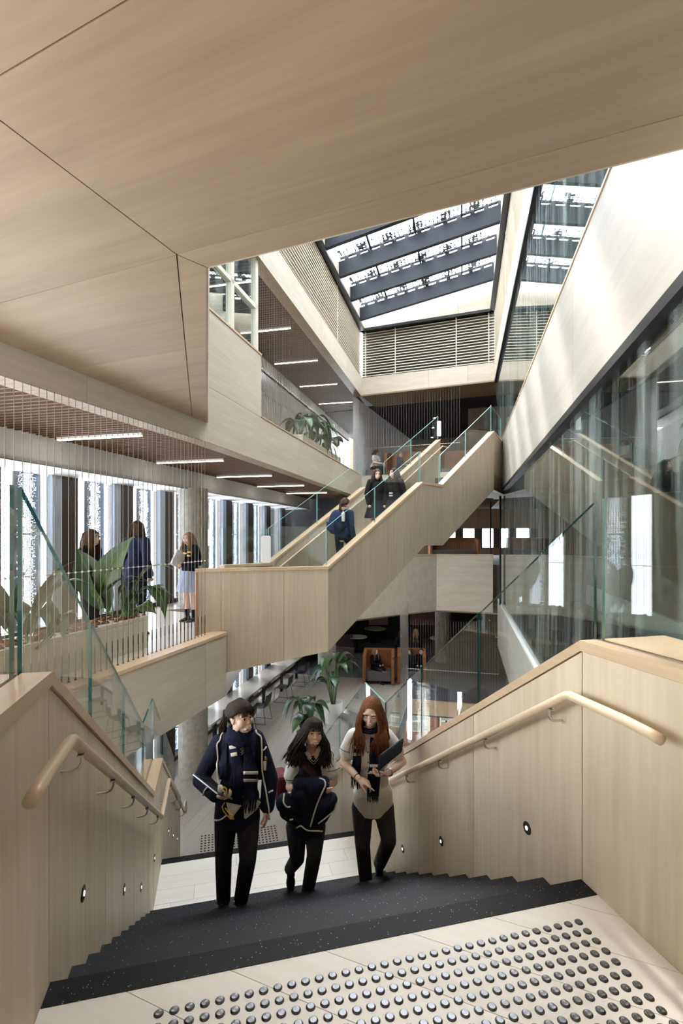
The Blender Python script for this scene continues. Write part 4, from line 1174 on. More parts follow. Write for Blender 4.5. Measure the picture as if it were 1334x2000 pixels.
# ================================================================== PLANTERS AND PLANTS
M_leafs = []
for i, c in enumerate(((.030, .072, .022), (.020, .058, .022), (.050, .098, .026), (.014, .044, .026))):
    m, nt, b = node_mat('leaf_green_%d' % i)
    geo = nt.nodes.new('ShaderNodeNewGeometry')
    n = nt.nodes.new('ShaderNodeTexNoise'); n.inputs['Scale'].default_value = 14; n.inputs['Detail'].default_value = 4
    nt.links.new(geo.outputs['Position'], n.inputs['Vector'])
    mx = nt.nodes.new('ShaderNodeMixRGB'); mx.inputs['Color1'].default_value = (*[x * .6 for x in c], 1); mx.inputs['Color2'].default_value = (*[x * 1.5 for x in c], 1)
    nt.links.new(n.outputs['Fac'], mx.inputs['Fac']); nt.links.new(mx.outputs['Color'], b.inputs['Base Color'])
    b.inputs['Roughness'].default_value = .32
    b.inputs['Subsurface Weight'].default_value = 0.0
    M_leafs.append(m)
M_stem = plain('leaf_stem', (.10, .16, .05), .5)
M_rib = plain('leaf_midrib', (.18, .26, .09), .45)
def bez(a, b, c, t): return a * (1 - t) ** 2 + b * 2 * t * (1 - t) + c * t * t
def leaf(parent, a, b, c, w, side=None, mi=0, fold=.18, nseg=12, wave=.03, tipdroop=0.0):
    """paddle leaf on a curved spine a-b-c, w = full width"""
    a, b, c = V(a), V(b), V(c)
    v = []; f = []; mid = []
    for i in range(nseg + 1):
        t = i / nseg
        p = bez(a, b, c, t); tg = (bez(a, b, c, min(1, t + .02)) - bez(a, b, c, max(0, t - .02))).normalized()
        s = V(side) if side is not None else tg.cross(UP)
        s = s - tg * s.dot(tg)
        if s.length < 1e-4: s = V((1, 0, 0))
        s.normalize(); n = s.cross(tg)
        hw = w / 2 * (math.sin(math.pi * min(1, t * 1.04 + .015)) ** .72) * (1.0 if t < .5 else 1 - .25 * (t - .5) * 2)
        mid.append(p)
        for j in (-2, -1, 0, 1, 2):
            k = j / 2
            up = n * (abs(k) * hw * fold + math.sin(t * 16 + j) * wave * hw * abs(k))
            v.append(p + s * (k * hw) + up)
    for i in range(nseg):
        for j in range(4):
            q = i * 5 + j
            f.append((q, q + 1, q + 6, q + 5))
    m = MB(); m.add(v, f)
    k0 = len(m.v)
    # thickness: lower face
    dn = [p + V((0, 0, -.003)) for p in v]
    m.add(dn, [tuple(reversed(q)) for q in f])
    o = ob('leaf', m, M_leafs[mi % 4], parent, smooth=True)
    r = MB().tube(mid, [max(.0015, .006 * (1 - i / (nseg + 2))) for i in range(nseg + 1)], 5)
    ob('midrib', r, M_rib, o, smooth=True)
    return o
def stem(parent, path, r=.007):
    return ob('stem', MB().tube(path, r, 6), M_stem, parent, smooth=True)
def random_plant(t, base, n, h, spread, lw, seed, droop=.5, bias=V((0, 0, 0))):
    rnd = random.Random(seed)
    for i in range(n):
        an = 2 * math.pi * (i * .382 + rnd.random() * .15)
        d = V((math.cos(an), math.sin(an), 0))
        hh = h * rnd.uniform(.45, 1.0); sp = spread * rnd.uniform(.5, 1.0)
        b0 = base + d * .05 + V((0, 0, 0))
        k = base + d * sp * .35 + V((0, 0, hh * .75)) + bias * .4
        mid = base + d * sp * .75 + V((0, 0, hh)) + bias * .8
        tip = base + d * sp * 1.25 + V((0, 0, hh * (1 - droop * rnd.uniform(.4, 1.2)))) + bias
        stem(t, [b0, (b0 + k) / 2 + V((0, 0, hh * .08)), k], .008)
        leaf(t, k, mid, tip, lw * rnd.uniform(.75, 1.15), mi=rnd.randrange(4), fold=rnd.uniform(.1, .35))
M_planter = plain('cream_planter', (.62, .585, .50), .55, var=.03)
M_coir = plain('brown_coir', (.20, .085, .022), .95, bump=.8, bscale=120, var=.5, vscale=30)
def trough(p, d, n, length, depth, z0, z1, label, nm='planter_box'):
    """planter with a rounded far end"""
    t = thing(nm, p + V((0, 0, z0)), label, 'planter')
    pts = [p, p + d * (length - depth / 2)]
    for k in range(1, 8):
        a = math.pi * k / 8
        pts.append(p + d * (length - depth / 2) + n * (depth / 2) + (d * math.sin(a) - n * math.cos(a)) * depth / 2)
    pts += [p + d * (length - depth / 2) + n * depth, p + n * depth]
    ob('body', MB().prism([q + V((0, 0, z0)) for q in pts], (0, 0, z1 - z0 - .05)), M_planter, t)
    ob('rim', MB().prism([q + V((0, 0, z1 - .045)) for q in pts], (0, 0, .045)), M_planter, t)
    m = MB(); rnd = random.Random(3)
    c = sum(pts, V((0, 0, 0))) / len(pts)
    for i in range(260):
        q = p + d * rnd.uniform(.1, length - .1) + n * rnd.uniform(.06, depth - .06)
        m.ball(q + V((0, 0, z1 - .01)), (rnd.uniform(.03, .07), rnd.uniform(.03, .07), rnd.uniform(.02, .055)), 7, 5)
    tag(ob('coir_mulch', m, M_coir, t, smooth=True), kind='stuff')
    return t
pq0 = at(0, 1272, .45); pq1 = at(300, 1200, .45); pq0.z = pq1.z = 0
pd = (pq1 - pq0).normalized(); pn = V((-pd.y, pd.x, 0))
trough(pq0 - pd * 2.2, pd, pn, (pq1 - pq0).length + 2.2 + .03, .50, 0, .45, 'long cream planter trough with brown coir behind the balcony wires')
plA = thing('leafy_plant', atY(235, 1195, 7.0), 'broad leaved plant with paddle leaves at the rounded end of the balcony planter', 'plant')
Y = 7.0
def P7(x, y, dy=0.0): return atY(x, y, Y + dy)
for a, b, c, w, mi, sd in (
        ((192, 1185), (195, 1110), (262, 1046), .34, 2, (.85, .2, -.5)),
        ((196, 1190), (178, 1120), (150, 1070), .42, 1, (.9, .3, 0)),
        ((203, 1190), (190, 1150), (176, 1100), .30, 3, None),
        ((200, 1172), (235, 1105), (292, 1136), .13, 0, None),
        ((262, 1148), (292, 1080), (345, 1116), .15, 2, None),
        ((276, 1150), (318, 1122), (323, 1213), .24, 0, (.8, .6, 0)),
        ((268, 1160), (300, 1128), (345, 1170), .11, 3, None),
        ((258, 1195), (280, 1165), (306, 1200), .22, 2, (.7, .5, .4)),
        ((215, 1120), (232, 1100), (252, 1122), .12, 1, None),
        ((212, 1195), (205, 1160), (222, 1135), .16, 1, (.9, .2, 0)),
        ((232, 1160), (240, 1130), (290, 1135), .16, 3, None),
        ((250, 1190), (262, 1150), (285, 1160), .20, 3, (.8, .4, .2))):
    A, B, C = P7(*a), P7(*b, -.06), P7(*c, -.02)
    stem(plA, [P7(225 + (a[0] - 225) * .3, 1203), (P7(225 + (a[0] - 225) * .5, 1200) + A) / 2, A], .008)
    leaf(plA, A, B, C, w, side=sd, mi=mi)
tuft = MB(); rnd = random.Random(5)
for i in range(46):
    b0 = P7(rnd.uniform(238, 262), 1203); tp = P7(rnd.uniform(228, 272), rnd.uniform(1128, 1180), rnd.uniform(-.1, .1))
    tuft.tube([b0, b0.lerp(tp, .5) + V((0, 0, .02)), tp], [.006, .005, .001], 4)
tag(ob('grass_tuft', tuft, M_leafs[2], plA), kind='stuff')
plB = thing('leafy_plant', atY(60, 1262, 5.2), 'broad leaved plant seen through the tall landing glass', 'plant')
Y = 5.4
for a, b, c, w, mi, sd in (
        ((40, 1250), (20, 1150), (60, 1105), .30, 1, None), ((60, 1240), (90, 1110), (150, 1095), .22, 0, None),
        ((50, 1235), (60, 1150), (50, 1255), .26, 1, (1, .2, 0)), ((100, 1240), (90, 1160), (118, 1130), .22, 3, None),
        ((20, 1250), (0, 1150), (-40, 1120), .28, 0, None), ((90, 1245), (130, 1170), (160, 1210), .2, 1, None),
        ((70, 1200), (120, 1110), (175, 1140), .22, 2, None), ((110, 1230), (122, 1180), (125, 1255), .14, 1, (1, .2, 0)),
        ((10, 1230), (20, 1180), (40, 1200), .2, 3, None)):
    A, B, C = P7(*a), P7(*b, -.06), P7(*c, .03)
    stem(plB, [P7(60 + (a[0] - 60) * .3, 1268), A], .008)
    leaf(plB, A, B, C, w, side=sd, mi=mi)
# upper floor planter and hanging plant
uq = PA(LLAT - .42, 13.0)
trough(uq, A_F, IN, 4.6, .5, ZF, ZF + .55, 'cream planter trough on the upper floor edge under the hanging plant')
plC = thing('hanging_plant', PA(LLAT - .65, 14.2, ZF + .55), 'lush dark green plant spilling over the upper floor planter', 'plant')
for k, (al, hh) in enumerate(((13.3, .9), (14.2, 1.15), (15.2, .9), (16.2, .7))):
    random_plant(plC, PA(LLAT - .62, al, ZF + .55), 9, hh, .62, .30, 20 + k, .9, A_R * .10)
for k in range(5):
    al = 14.6 + .55 * k
    leaf(plC, PA(LLAT - .3, al, ZF + .7), PA(LLAT - .16, al + .1, ZF + .62), PA(LLAT - .2, al + .2, ZF + .1 - .05 * k), .14, side=A_F, mi=3)
# lower floor plant in a white pot
pp = V((-.86, 12.3, ZL))
plD = thing('potted_plant', pp, 'dark leaved plant in a round white pot behind the middle student', 'plant')
ob('pot', MB().lathe([(.22, 0), (.26, .30), (.27, .60), (.25, .60), (.24, .5)], pp, 28), M_white, plD, smooth=False)
random_plant(plD, pp + V((0, 0, .5)), 16, 1.25, .60, .26, 41, .7)
plE = thing('potted_plant', pp + V((.62, 2.2, 0)), 'taller dark leaved plant behind the white pot, beside the wires', 'plant')
ob('pot', MB().lathe([(.22, 0), (.26, .30), (.27, .60), (.25, .60), (.24, .5)], pp + V((.62, 2.2, 0)), 28), M_white, plE)
random_plant(plE, pp + V((.62, 2.2, .5)), 18, 1.7, .72, .30, 43, .6)

# ================================================================== LOWER FLOOR FURNITURE
tb = thing('long_bench_table', PA(-6.25, 15, ZL), 'long pale bench table under the lower windows', 'table')
ob('table_top', MB().prism([PA(-6.72, 11.2, ZL + .70), PA(-6.72, 18.6, ZL + .70), PA(-6.02, 18.6, ZL + .70), PA(-6.02, 11.2, ZL + .70)], (0, 0, .05)), wood('table_oak', (.74, .68, .58), (.64, .57, .47), A_F, rough=.22, spec=.6), tb)
for a in (11.6, 13.2, 14.8, 16.4, 18.0):
    ob('table_leg', MB().box(PA(-6.12, a, ZL + .35), (.06, .12, .70), Matrix.Rotation(-TH, 3, 'Z')), M_black, tb)
def wire_chair(label, loc, rz, group, first=[None]):
    if first[0] is None:
        t = thing('sled_chair', (0, 0, 0), label, 'chair', group)
        m = MB()
        for x in (-.22, .22):
            m.tube([V((x, -.20, .44)), V((x * 1.12, -.25, .012)), V((x * 1.12, .25, .012)), V((x, .18, .44))], .008, 6)
        m.tube([V((-.245, -.25, .012)), V((.245, -.25, .012))], .008, 6)
        ob('sled_frame', m, M_black, t, smooth=True)
        sh = MB()
        v = []; f = []
        prof = [(-.23, .43), (-.10, .445), (.08, .43), (.17, .45), (.225, .56), (.25, .70), (.255, .80)]
        for (y, z) in prof:
            for k in range(5):
                x = (k / 2 - 1) * .22
                v.append(V((x, y, z + .02 * (k / 2 - 1) ** 2)))
        n = len(v)
        v += [p + V((0, .008, -.012)) for p in v]
        for i in range(len(prof) - 1):
            for k in range(4):
                q = i * 5 + k
                f.append((q, q + 1, q + 6, q + 5)); f.append((q + n, q + 5 + n, q + 6 + n, q + 1 + n))
        sh.add(v, f)
        ob('seat_shell', sh, plain('black_shell', (.015, .015, .017), .45), t, smooth=True)
        first[0] = t; o = t
    else:
        o = copy_tree(first[0]); o['label'] = label
    o.location = loc; o.rotation_euler = (0, 0, rz)
    return o
faceT = math.atan2(-IN.y, -IN.x) + math.pi / 2
cl = ['black sled chair at the bench table beside the concrete column', 'black sled chair at the bench table, second from the column', 'black sled chair standing out from the far half of the bench table', 'last black sled chair at the far end of the bench table']
for k, a in enumerate((12.5, 13.6, 15.5, 17.3)):
    wire_chair(cl[k], PA(-5.72, a, ZL), -TH + math.pi / 2 + math.pi, 'black chairs at the bench table')
# chairs behind the glass wall
for k, (la, a, r) in enumerate(((1.75, 3.3, .4), (1.75, 4.3, 2.2), (2.6, 5.6, 1.0), (2.2, 8.0, 2.6))):
    wire_chair(['black chair by the glass wall, nearest the sunlit ledge', 'black chair by the glass wall facing the atrium', 'black chair deeper in the dim glazed room', 'black chair far along the dim glazed room'][k], PA(la, a, -.46), r, 'black chairs in the glazed room')
# lounge: round tables and booth
def round_table(p, r, label, h=.72):
    t = thing('round_table', p, label, 'table', 'round lounge tables')
    ob('table_top', MB().lathe([(r, h - .03), (r, h)], p, 32), plain('table_grey', (.52, .48, .42), .35), t)
    ob('pedestal', MB().lathe([(.05, .02), (.05, h - .03)], p, 12), M_black, t)
    ob('base', MB().lathe([(.28, 0), (.27, .02)], p, 24), M_black, t)
round_table(at(733, 1227, ZL + .72) + V((0, 0, -.72)), .55, 'round grey table at the back of the lower lounge')
round_table(at(697, 1243, ZL + .72) + V((0, 0, -.72)), .48, 'round grey table beside the pale column in the lower lounge')
round_table(at(862, 1246, ZL + .72) + V((0, 0, -.72)), .52, 'round grey table behind the sloping glass of the lower flight')
q = V((.85, 18.9, ZL))
booth(q, V((1, -.12, 0)).normalized(), 1.15, 'tan leather booth of the lower lounge behind the long haired sitter', h=1.15)
booth(q + V((1.25, .0, 0)), V((1, -.12, 0)).normalized(), 1.05, 'tan leather booth of the lower lounge behind the standing pair', h=1.15)
M_pink = plain('dusty_pink', (.33, .19, .19), .8)
for k, (px, w) in enumerate(((745, 1.0), (838, 1.25), (880, .7))):
    p = atY(px, 1212, 24.0)
    o = ob('wall_panel_art', MB().box(p + V((0, 2.0, -.2)), (w, .06, .75)), M_pink, None, bevel=.02)
    tag(o, ['dusty pink pinboard behind the round tables', 'wide dusty pink pinboard at the back of the lower lounge', 'small dusty pink pinboard nearest the column'][k], 'pinboard')
# curved dark banquette
bq = thing('curved_banquette', at(700, 1226, ZL + .75), 'dark plum curved banquette round the lounge tables', 'sofa')
m = MB()
c = at(705, 1228, ZL + .0) ; c.z = ZL; c.y = 21.6; c.x = .75
for k in range(10):
    a0, a1 = math.radians(100 + 16 * k), math.radians(100 + 16 * (k + 1))
    m.hexa([c + V((1.3 * math.cos(a0), 1.3 * math.sin(a0), 0)), c + V((1.3 * math.cos(a1), 1.3 * math.sin(a1), 0)), c + V((1.6 * math.cos(a1), 1.6 * math.sin(a1), 0)), c + V((1.6 * math.cos(a0), 1.6 * math.sin(a0), 0)),
            c + V((1.3 * math.cos(a0), 1.3 * math.sin(a0), .85)), c + V((1.3 * math.cos(a1), 1.3 * math.sin(a1), .85)), c + V((1.6 * math.cos(a1), 1.6 * math.sin(a1), .85)), c + V((1.6 * math.cos(a0), 1.6 * math.sin(a0), .85))])
ob('backrest', m, plain('plum_fabric', (.07, .045, .06), .9), bq)
# glass balustrade round the floor opening
g = thing('glass_balustrade', PA(HL0, HO0, ZL), 'square run of glass balustrade around the lower floor opening by the white pot', 'balustrade')
pane_poly([PA(HL0, HO0 + .02, ZL), PA(HL0, HO0 + 2.4, ZL), PA(HL0, HO0 + 2.4, ZL + 1.05), PA(HL0, HO0 + .02, ZL + 1.05)], A_R, .02, g, M_gedgeL)
pane_poly([PA(HL0 + .01, HO0, ZL), PA(HL0 + 1.5, HO0, ZL), PA(HL0 + 1.5, HO0, ZL + 1.05), PA(HL0 + .01, HO0, ZL + 1.05)], A_F, .02, g, M_gedge)
pane_poly([PA(HL0 + 1.52, HO0, ZL), PA(RLAT + .2, HO0, ZL), PA(RLAT + .2, HO0, ZL + 1.05), PA(HL0 + 1.52, HO0, ZL + 1.05)], A_F, .02, g, M_gedge)
# next stair down inside the opening
sd = thing('staircase', PA(-.9, 14, -7.4), 'dark stair going down through the lower floor opening', 'staircase')
for k in range(14):
    a = 12.4 + .28 * k; z = ZL - .18 * (k + 1)
    ob('tread', MB().prism([PA(HL0 + .1, a, z), PA(HL0 + 1.3, a, z), PA(HL0 + 1.3, a + .28, z), PA(HL0 + .1, a + .28, z)], (0, 0, -.16)), M_floorA, sd)
ob('rail', MB().tube([PA(HL0 + 1.35, 12.4, ZL + .9), PA(HL0 + 1.35, 16.2, ZL - 1.55)], .025, 8), M_black, sd)
ob('pane', MB().prism([PA(HL0 + 1.33, 12.4, ZL - .1), PA(HL0 + 1.33, 16.2, ZL - 2.5), PA(HL0 + 1.33, 16.2, ZL - 1.6), PA(HL0 + 1.33, 12.4, ZL + .85)], A_R * .015), M_glass, sd)
# outside: brick house with tiled roof behind the basement glazing
hs = thing('brick_house', V((3.4, 21.5, -7.4)), 'red brick house with a striped tiled roof outside the lowest windows', 'house')
hx0, hx1, hy = 2.2, 6.8, 21.0
ob('wall', MB().prism([V((hx0, hy, -7.4)), V((hx1, hy, -7.4)), V((hx1, hy, -5.1)), V((hx0, hy, -5.1))], (0, .2, 0)), plain('red_brick', (.30, .13, .085), .85, var=.4, vscale=25), hs)
rt = None
for k in range(26):
    x = hx0 - .1 + .19 * k
    if rt is None:
        rt = ob('roof_tile', MB().tube([V((0, hy - .3, -5.15)), V((0, hy + 1.6, -4.35))], .07, 6), plain('roof_tile', (.52, .40, .33), .8, var=.3), hs); rt.location = V((x, 0, 0))
    else: clone(rt, hs, V((x, 0, 0)))
ob('roof', MB().prism([V((hx0 - .2, hy - .3, -5.2)), V((hx1 + .2, hy - .3, -5.2)), V((hx1 + .2, hy + 1.6, -4.4)), V((hx0 - .2, hy + 1.6, -4.4))], (0, 0, -.06)), plain('roof_dark', (.16, .10, .08), .9), hs)
for k in range(3):
    x = hx0 + .5 + 1.4 * k
    f = ob('window', MB().box(V((x + .5, hy - .02, -5.95)), (1.0, .06, 1.3)), plain('house_window', (.75, .68, .45), .6), hs)
    for i in range(2):
        for j in range(3):
            ob('pane', MB().box(V((x + .27 + .46 * i, hy - .06, -6.37 + .42 * j)), (.40, .02, .36)), plain('house_pane', (.30, .30, .27), .2), f)

# ================================================================== PEOPLE
from mathutils.bvhtree import BVHTree
def evaluated(mb, voxel, smooth=4, name='form', adapt=0.0):
    """melt overlapping closed forms into one continuous skin"""
    me = mb.mesh(name, M_white)
    o = bpy.data.objects.new(name, me); COL.objects.link(o)
    r = o.modifiers.new('r', 'REMESH'); r.mode = 'VOXEL'; r.voxel_size = voxel; r.use_smooth_shade = True
    if smooth:
        s = o.modifiers.new('s', 'SMOOTH'); s.factor = .5; s.iterations = smooth
    bpy.context.view_layer.update()
    dg = bpy.context.evaluated_depsgraph_get()
    out = bpy.data.meshes.new_from_object(o.evaluated_get(dg))
    bpy.data.objects.remove(o); bpy.data.meshes.remove(me)
    out.name = name
    out.materials.clear()
    return out
def capsule(m, p, q, r1, r2, n=12, flat=None):
    p, q = V(p), V(q)
    m.ball(p, r1, n, 8); m.ball(q, r2, n, 8)
    if (q - p).length > 1e-4: m.tube([p, p.lerp(q, .5), q], [r1, (r1 + r2) / 2, r2], n)
def limb(m, pts, rads, n=12):
    for i in range(len(pts) - 1): capsule(m, pts[i], pts[i + 1], rads[i], rads[i + 1], n)
def frame(r, f, u):
    return Matrix((r, f, u)).transposed()
def blob(name, mb, voxel, mat, parent, smooth=4):
    me = evaluated(mb, voxel, smooth, name)
    me.materials.append(mat)
    me.polygons.foreach_set('use_smooth', [True] * len(me.polygons))
    return link(name, me, parent)
def bvh_of(*objs):
    vs, fs = [], []
    for o in objs:
        k = len(vs)
        vs += [v.co.copy() for v in o.data.vertices]
        fs += [[i + k for i in p.vertices] for p in o.data.polygons]
    return BVHTree.FromPolygons(vs, fs)
CAMP = V((0, 0, EYE))
def hit(bvh, px, py, off=.006, far=8.0, fb=None):
    d = (atY(px, py, 1.0) - CAMP).normalized()
    loc, nrm, i, dist = bvh.ray_cast(CAMP, d, far)
    if loc is None:
        return fb
    if nrm.dot(d) > 0: nrm = -nrm
    return loc + (nrm * .6 - d * .4).normalized() * off
def ribbon(name, bvh, pts, width, off, th, mat, parent, ncross=6, step=3.0):
    """cloth strip laid over a body: pts = centre line, width across (photo pixels)"""
    P = []
    for i in range(len(pts) - 1):
        a, b = V((*pts[i], 0)), V((*pts[i + 1], 0)); n = max(1, int((b - a).length / step))
        for k in range(n): P.append(a.lerp(b, k / n))
    P.append(V((*pts[-1], 0)))
    rows = []; last = None
    for i, p in enumerate(P):
        t = (P[min(i + 1, len(P) - 1)] - P[max(i - 1, 0)]).normalized(); s = V((-t.y, t.x, 0))
        w = width if not isinstance(width, (list, tuple)) else width[0] + (width[1] - width[0]) * i / max(1, len(P) - 1)
        row = []
        for j in range(ncross + 1):
            c = p + s * (w * (j / ncross - .5))
            h = hit(bvh, c.x, c.y, off)
            row.append(h if h is not None else (c.x, c.y))
        ok = [h for h in row if isinstance(h, Vector)]
        yref = sum(h.y for h in ok) / len(ok) if ok else (last if last else 4.0)
        if ok: last = yref
        rows.append([h if isinstance(h, Vector) else atY(h[0], h[1], yref) for h in row])
    # smooth the strip
    for it in range(3):
        nr = [[q.copy() for q in r] for r in rows]
        for i in range(1, len(rows) - 1):
            for j in range(len(rows[0])):
                nb = [rows[i - 1][j], rows[i + 1][j]]
                nr[i][j] = rows[i][j] * .5 + (nb[0] + nb[1]) * .25
        rows = nr
    m = MB(); n = ncross + 1
    v = [q for r in rows for q in r]
    back = [q + (q - CAMP).normalized() * th for q in v]
    f = []
    for i in range(len(rows) - 1):
        for j in range(ncross):
            a = i * n + j; f.append((a, a + 1, a + n + 1, a + n))
    k = len(v)
    fb = [tuple(x + k for x in reversed(q)) for q in f]
    sd = []
    for i in range(len(rows) - 1):
        for j in (0, ncross):
            a = i * n + j; sd.append((a, a + n, a + n + k, a + k))
    for i in (0, len(rows) - 1):
        for j in range(ncross):
            a = i * n + j; sd.append((a, a + 1, a + 1 + k, a + k))
    m.add(v + back, f + fb + sd)
    bm = bmesh.new(); me = m.mesh(name, mat, True); bm.from_mesh(me); bmesh.ops.recalc_face_normals(bm, faces=bm.faces); bm.to_mesh(me); bm.free()
    return link(name, me, parent)
def piping(name, bvh, pts, r, mat, parent, off=.006, step=4.0, kind=None):
    path = []; yl = None
    for i in range(len(pts) - 1):
        a, b = V((*pts[i], 0)), V((*pts[i + 1], 0)); n = max(1, int((b - a).length / step))
        for k in range(n + (1 if i == len(pts) - 2 else 0)):
            c = a.lerp(b, k / n); h = hit(bvh, c.x, c.y, off)
            if h is None and yl is not None: h = atY(c.x, c.y, yl)
            if h is not None: path.append(h); yl = h.y
    for it in range(1):
        path = [path[0]] + [path[i] * .5 + (path[i - 1] + path[i + 1]) * .25 for i in range(1, len(path) - 1)] + [path[-1]]
    return ob(name, MB().tube(path, r, 6), mat, parent, smooth=True)

def fabric(name, col, rough=.85, var=.25, scale=14.0, bump=.35, bs=9.0, weave=350):
    if name in MATS: return MATS[name]
    m, nt, b = node_mat(name)
    geo = nt.nodes.new('ShaderNodeNewGeometry')
    n = nt.nodes.new('ShaderNodeTexNoise'); n.inputs['Scale'].default_value = scale; n.inputs['Detail'].default_value = 6
    nt.links.new(geo.outputs['Position'], n.inputs['Vector'])
    mx = nt.nodes.new('ShaderNodeMixRGB'); mx.inputs['Color1'].default_value = (*[c * (1 - var) for c in col], 1); mx.inputs['Color2'].default_value = (*[min(1, c * (1 + var)) for c in col], 1)
    nt.links.new(n.outputs['Fac'], mx.inputs['Fac']); nt.links.new(mx.outputs['Color'], b.inputs['Base Color'])
    mp = nt.nodes.new('ShaderNodeMapping'); mp.inputs['Scale'].default_value = (1.3, 1.3, .55); mp.inputs['Rotation'].default_value = (.3, .4, .2)
    nt.links.new(geo.outputs['Position'], mp.inputs['Vector'])
    n2 = nt.nodes.new('ShaderNodeTexNoise'); n2.inputs['Scale'].default_value = bs; n2.inputs['Detail'].default_value = 3; n2.inputs['Distortion'].default_value = 1.2
    nt.links.new(mp.outputs['Vector'], n2.inputs['Vector'])
    bp = nt.nodes.new('ShaderNodeBump'); bp.inputs['Strength'].default_value = bump; bp.inputs['Distance'].default_value = .05
    nt.links.new(n2.outputs['Fac'], bp.inputs['Height']); nt.links.new(bp.outputs['Normal'], b.inputs['Normal'])
    b.inputs['Roughness'].default_value = rough; b.inputs['Specular IOR Level'].default_value = .25
    MATS[name] = m
    return m
def skin(name, col):
    if name in MATS: return MATS[name]
    m, nt, b = node_mat(name)
    geo = nt.nodes.new('ShaderNodeNewGeometry')
    n = nt.nodes.new('ShaderNodeTexNoise'); n.inputs['Scale'].default_value = 22; n.inputs['Detail'].default_value = 4
    nt.links.new(geo.outputs['Position'], n.inputs['Vector'])
    mx = nt.nodes.new('ShaderNodeMixRGB'); mx.inputs['Color1'].default_value = (col[0] * .93, col[1] * .86, col[2] * .84, 1); mx.inputs['Color2'].default_value = (min(1, col[0] * 1.05), col[1] * 1.08, col[2] * 1.08, 1)
    nt.links.new(n.outputs['Fac'], mx.inputs['Fac']); nt.links.new(mx.outputs['Color'], b.inputs['Base Color'])
    b.inputs['Roughness'].default_value = .5; b.inputs['Specular IOR Level'].default_value = .35
    b.inputs['Subsurface Weight'].default_value = .12; b.inputs['Subsurface Radius'].default_value = (.012, .005, .003)
    MATS[name] = m
    return m
def hairmat(name, col):
    return plain(name, col, .58, 0, var=.45, vscale=60, spec=.22)
M_navy = fabric('navy_wool', (.010, .013, .030))
M_navyd = fabric('dark_navy_knit', (.007, .009, .020))
M_char = fabric('charcoal_trouser', (.026, .026, .030), .8, .35, 40, .9, 5.5)
M_shirt = fabric('white_shirt', (.78, .76, .71), .8, .05, 12, .3)
M_bluejkt = fabric('blue_navy_jacket', (.018, .028, .075))
M_trim = plain('white_braid', (.80, .77, .70), .7)
M_shoe = plain('black_shoe', (.010, .010, .011), .3)
M_sole = plain('shoe_sole', (.02, .02, .02), .7)
M_eyew = plain('eye_white', (.72, .70, .68), .3)
M_iris = plain('eye_iris', (.03, .018, .012), .2)
M_lip = plain('lip', (.42, .15, .13), .45)
M_teeth = plain('teeth', (.80, .77, .72), .35)
M_mouth = plain('mouth_dark', (.09, .02, .02), .6)
SKIN_A = skin('skin_fair', (.86, .63, .51)); SKIN_B = skin('skin_olive', (.81, .575, .44))
H_DARK = hairmat('hair_dark_brown', (.036, .022, .015)); H_BLACK = hairmat('hair_black_brown', (.022, .015, .012))
H_RED = hairmat('hair_auburn', (.19, .068, .024)); H_BLOND = hairmat('hair_blonde', (.36, .22, .10)); H_BROWN = hairmat('hair_brown', (.09, .05, .028))

def head_parts(m, hc, R, k=1.0, ears=True):
    def P(x, y, z): return hc + R @ V((x * k, y * k, z * k))
    def E(c, r, n=16, mm=12): m.ball(P(*c), tuple(q * k for q in r), n, mm, R)
    E((0, -.012, .032), (.071, .090, .082), 20, 14)
    E((0, .012, -.012), (.064, .072, .080), 20, 14)
    E((0, .034, -.050), (.047, .052, .058))
    E((0, .060, -.084), (.021, .020, .018))
    for s in (-1, 1):
        E((s * .035, .050, -.024), (.031, .032, .034))
        E((s * .030, .067, .036), (.028, .016, .013))
        E((s * .052, .015, -.055), (.016, .030, .030))
        if ears:
            E((s * .071, -.006, -.004), (.008, .019, .030)); E((s * .073, -.012, .006), (.009, .014, .018))
        E((s * .009, .088, -.026), (.0070, .0075, .006))
        E((s * .022, .078, -.066), (.010, .012, .010))
    capsule(m, P(0, .077, .016), P(0, .0925, -.022), .0075 * k, .0092 * k)
    E((0, .088, -.052), (.020, .010, .010)); E((0, .084, -.074), (.019, .012, .008))
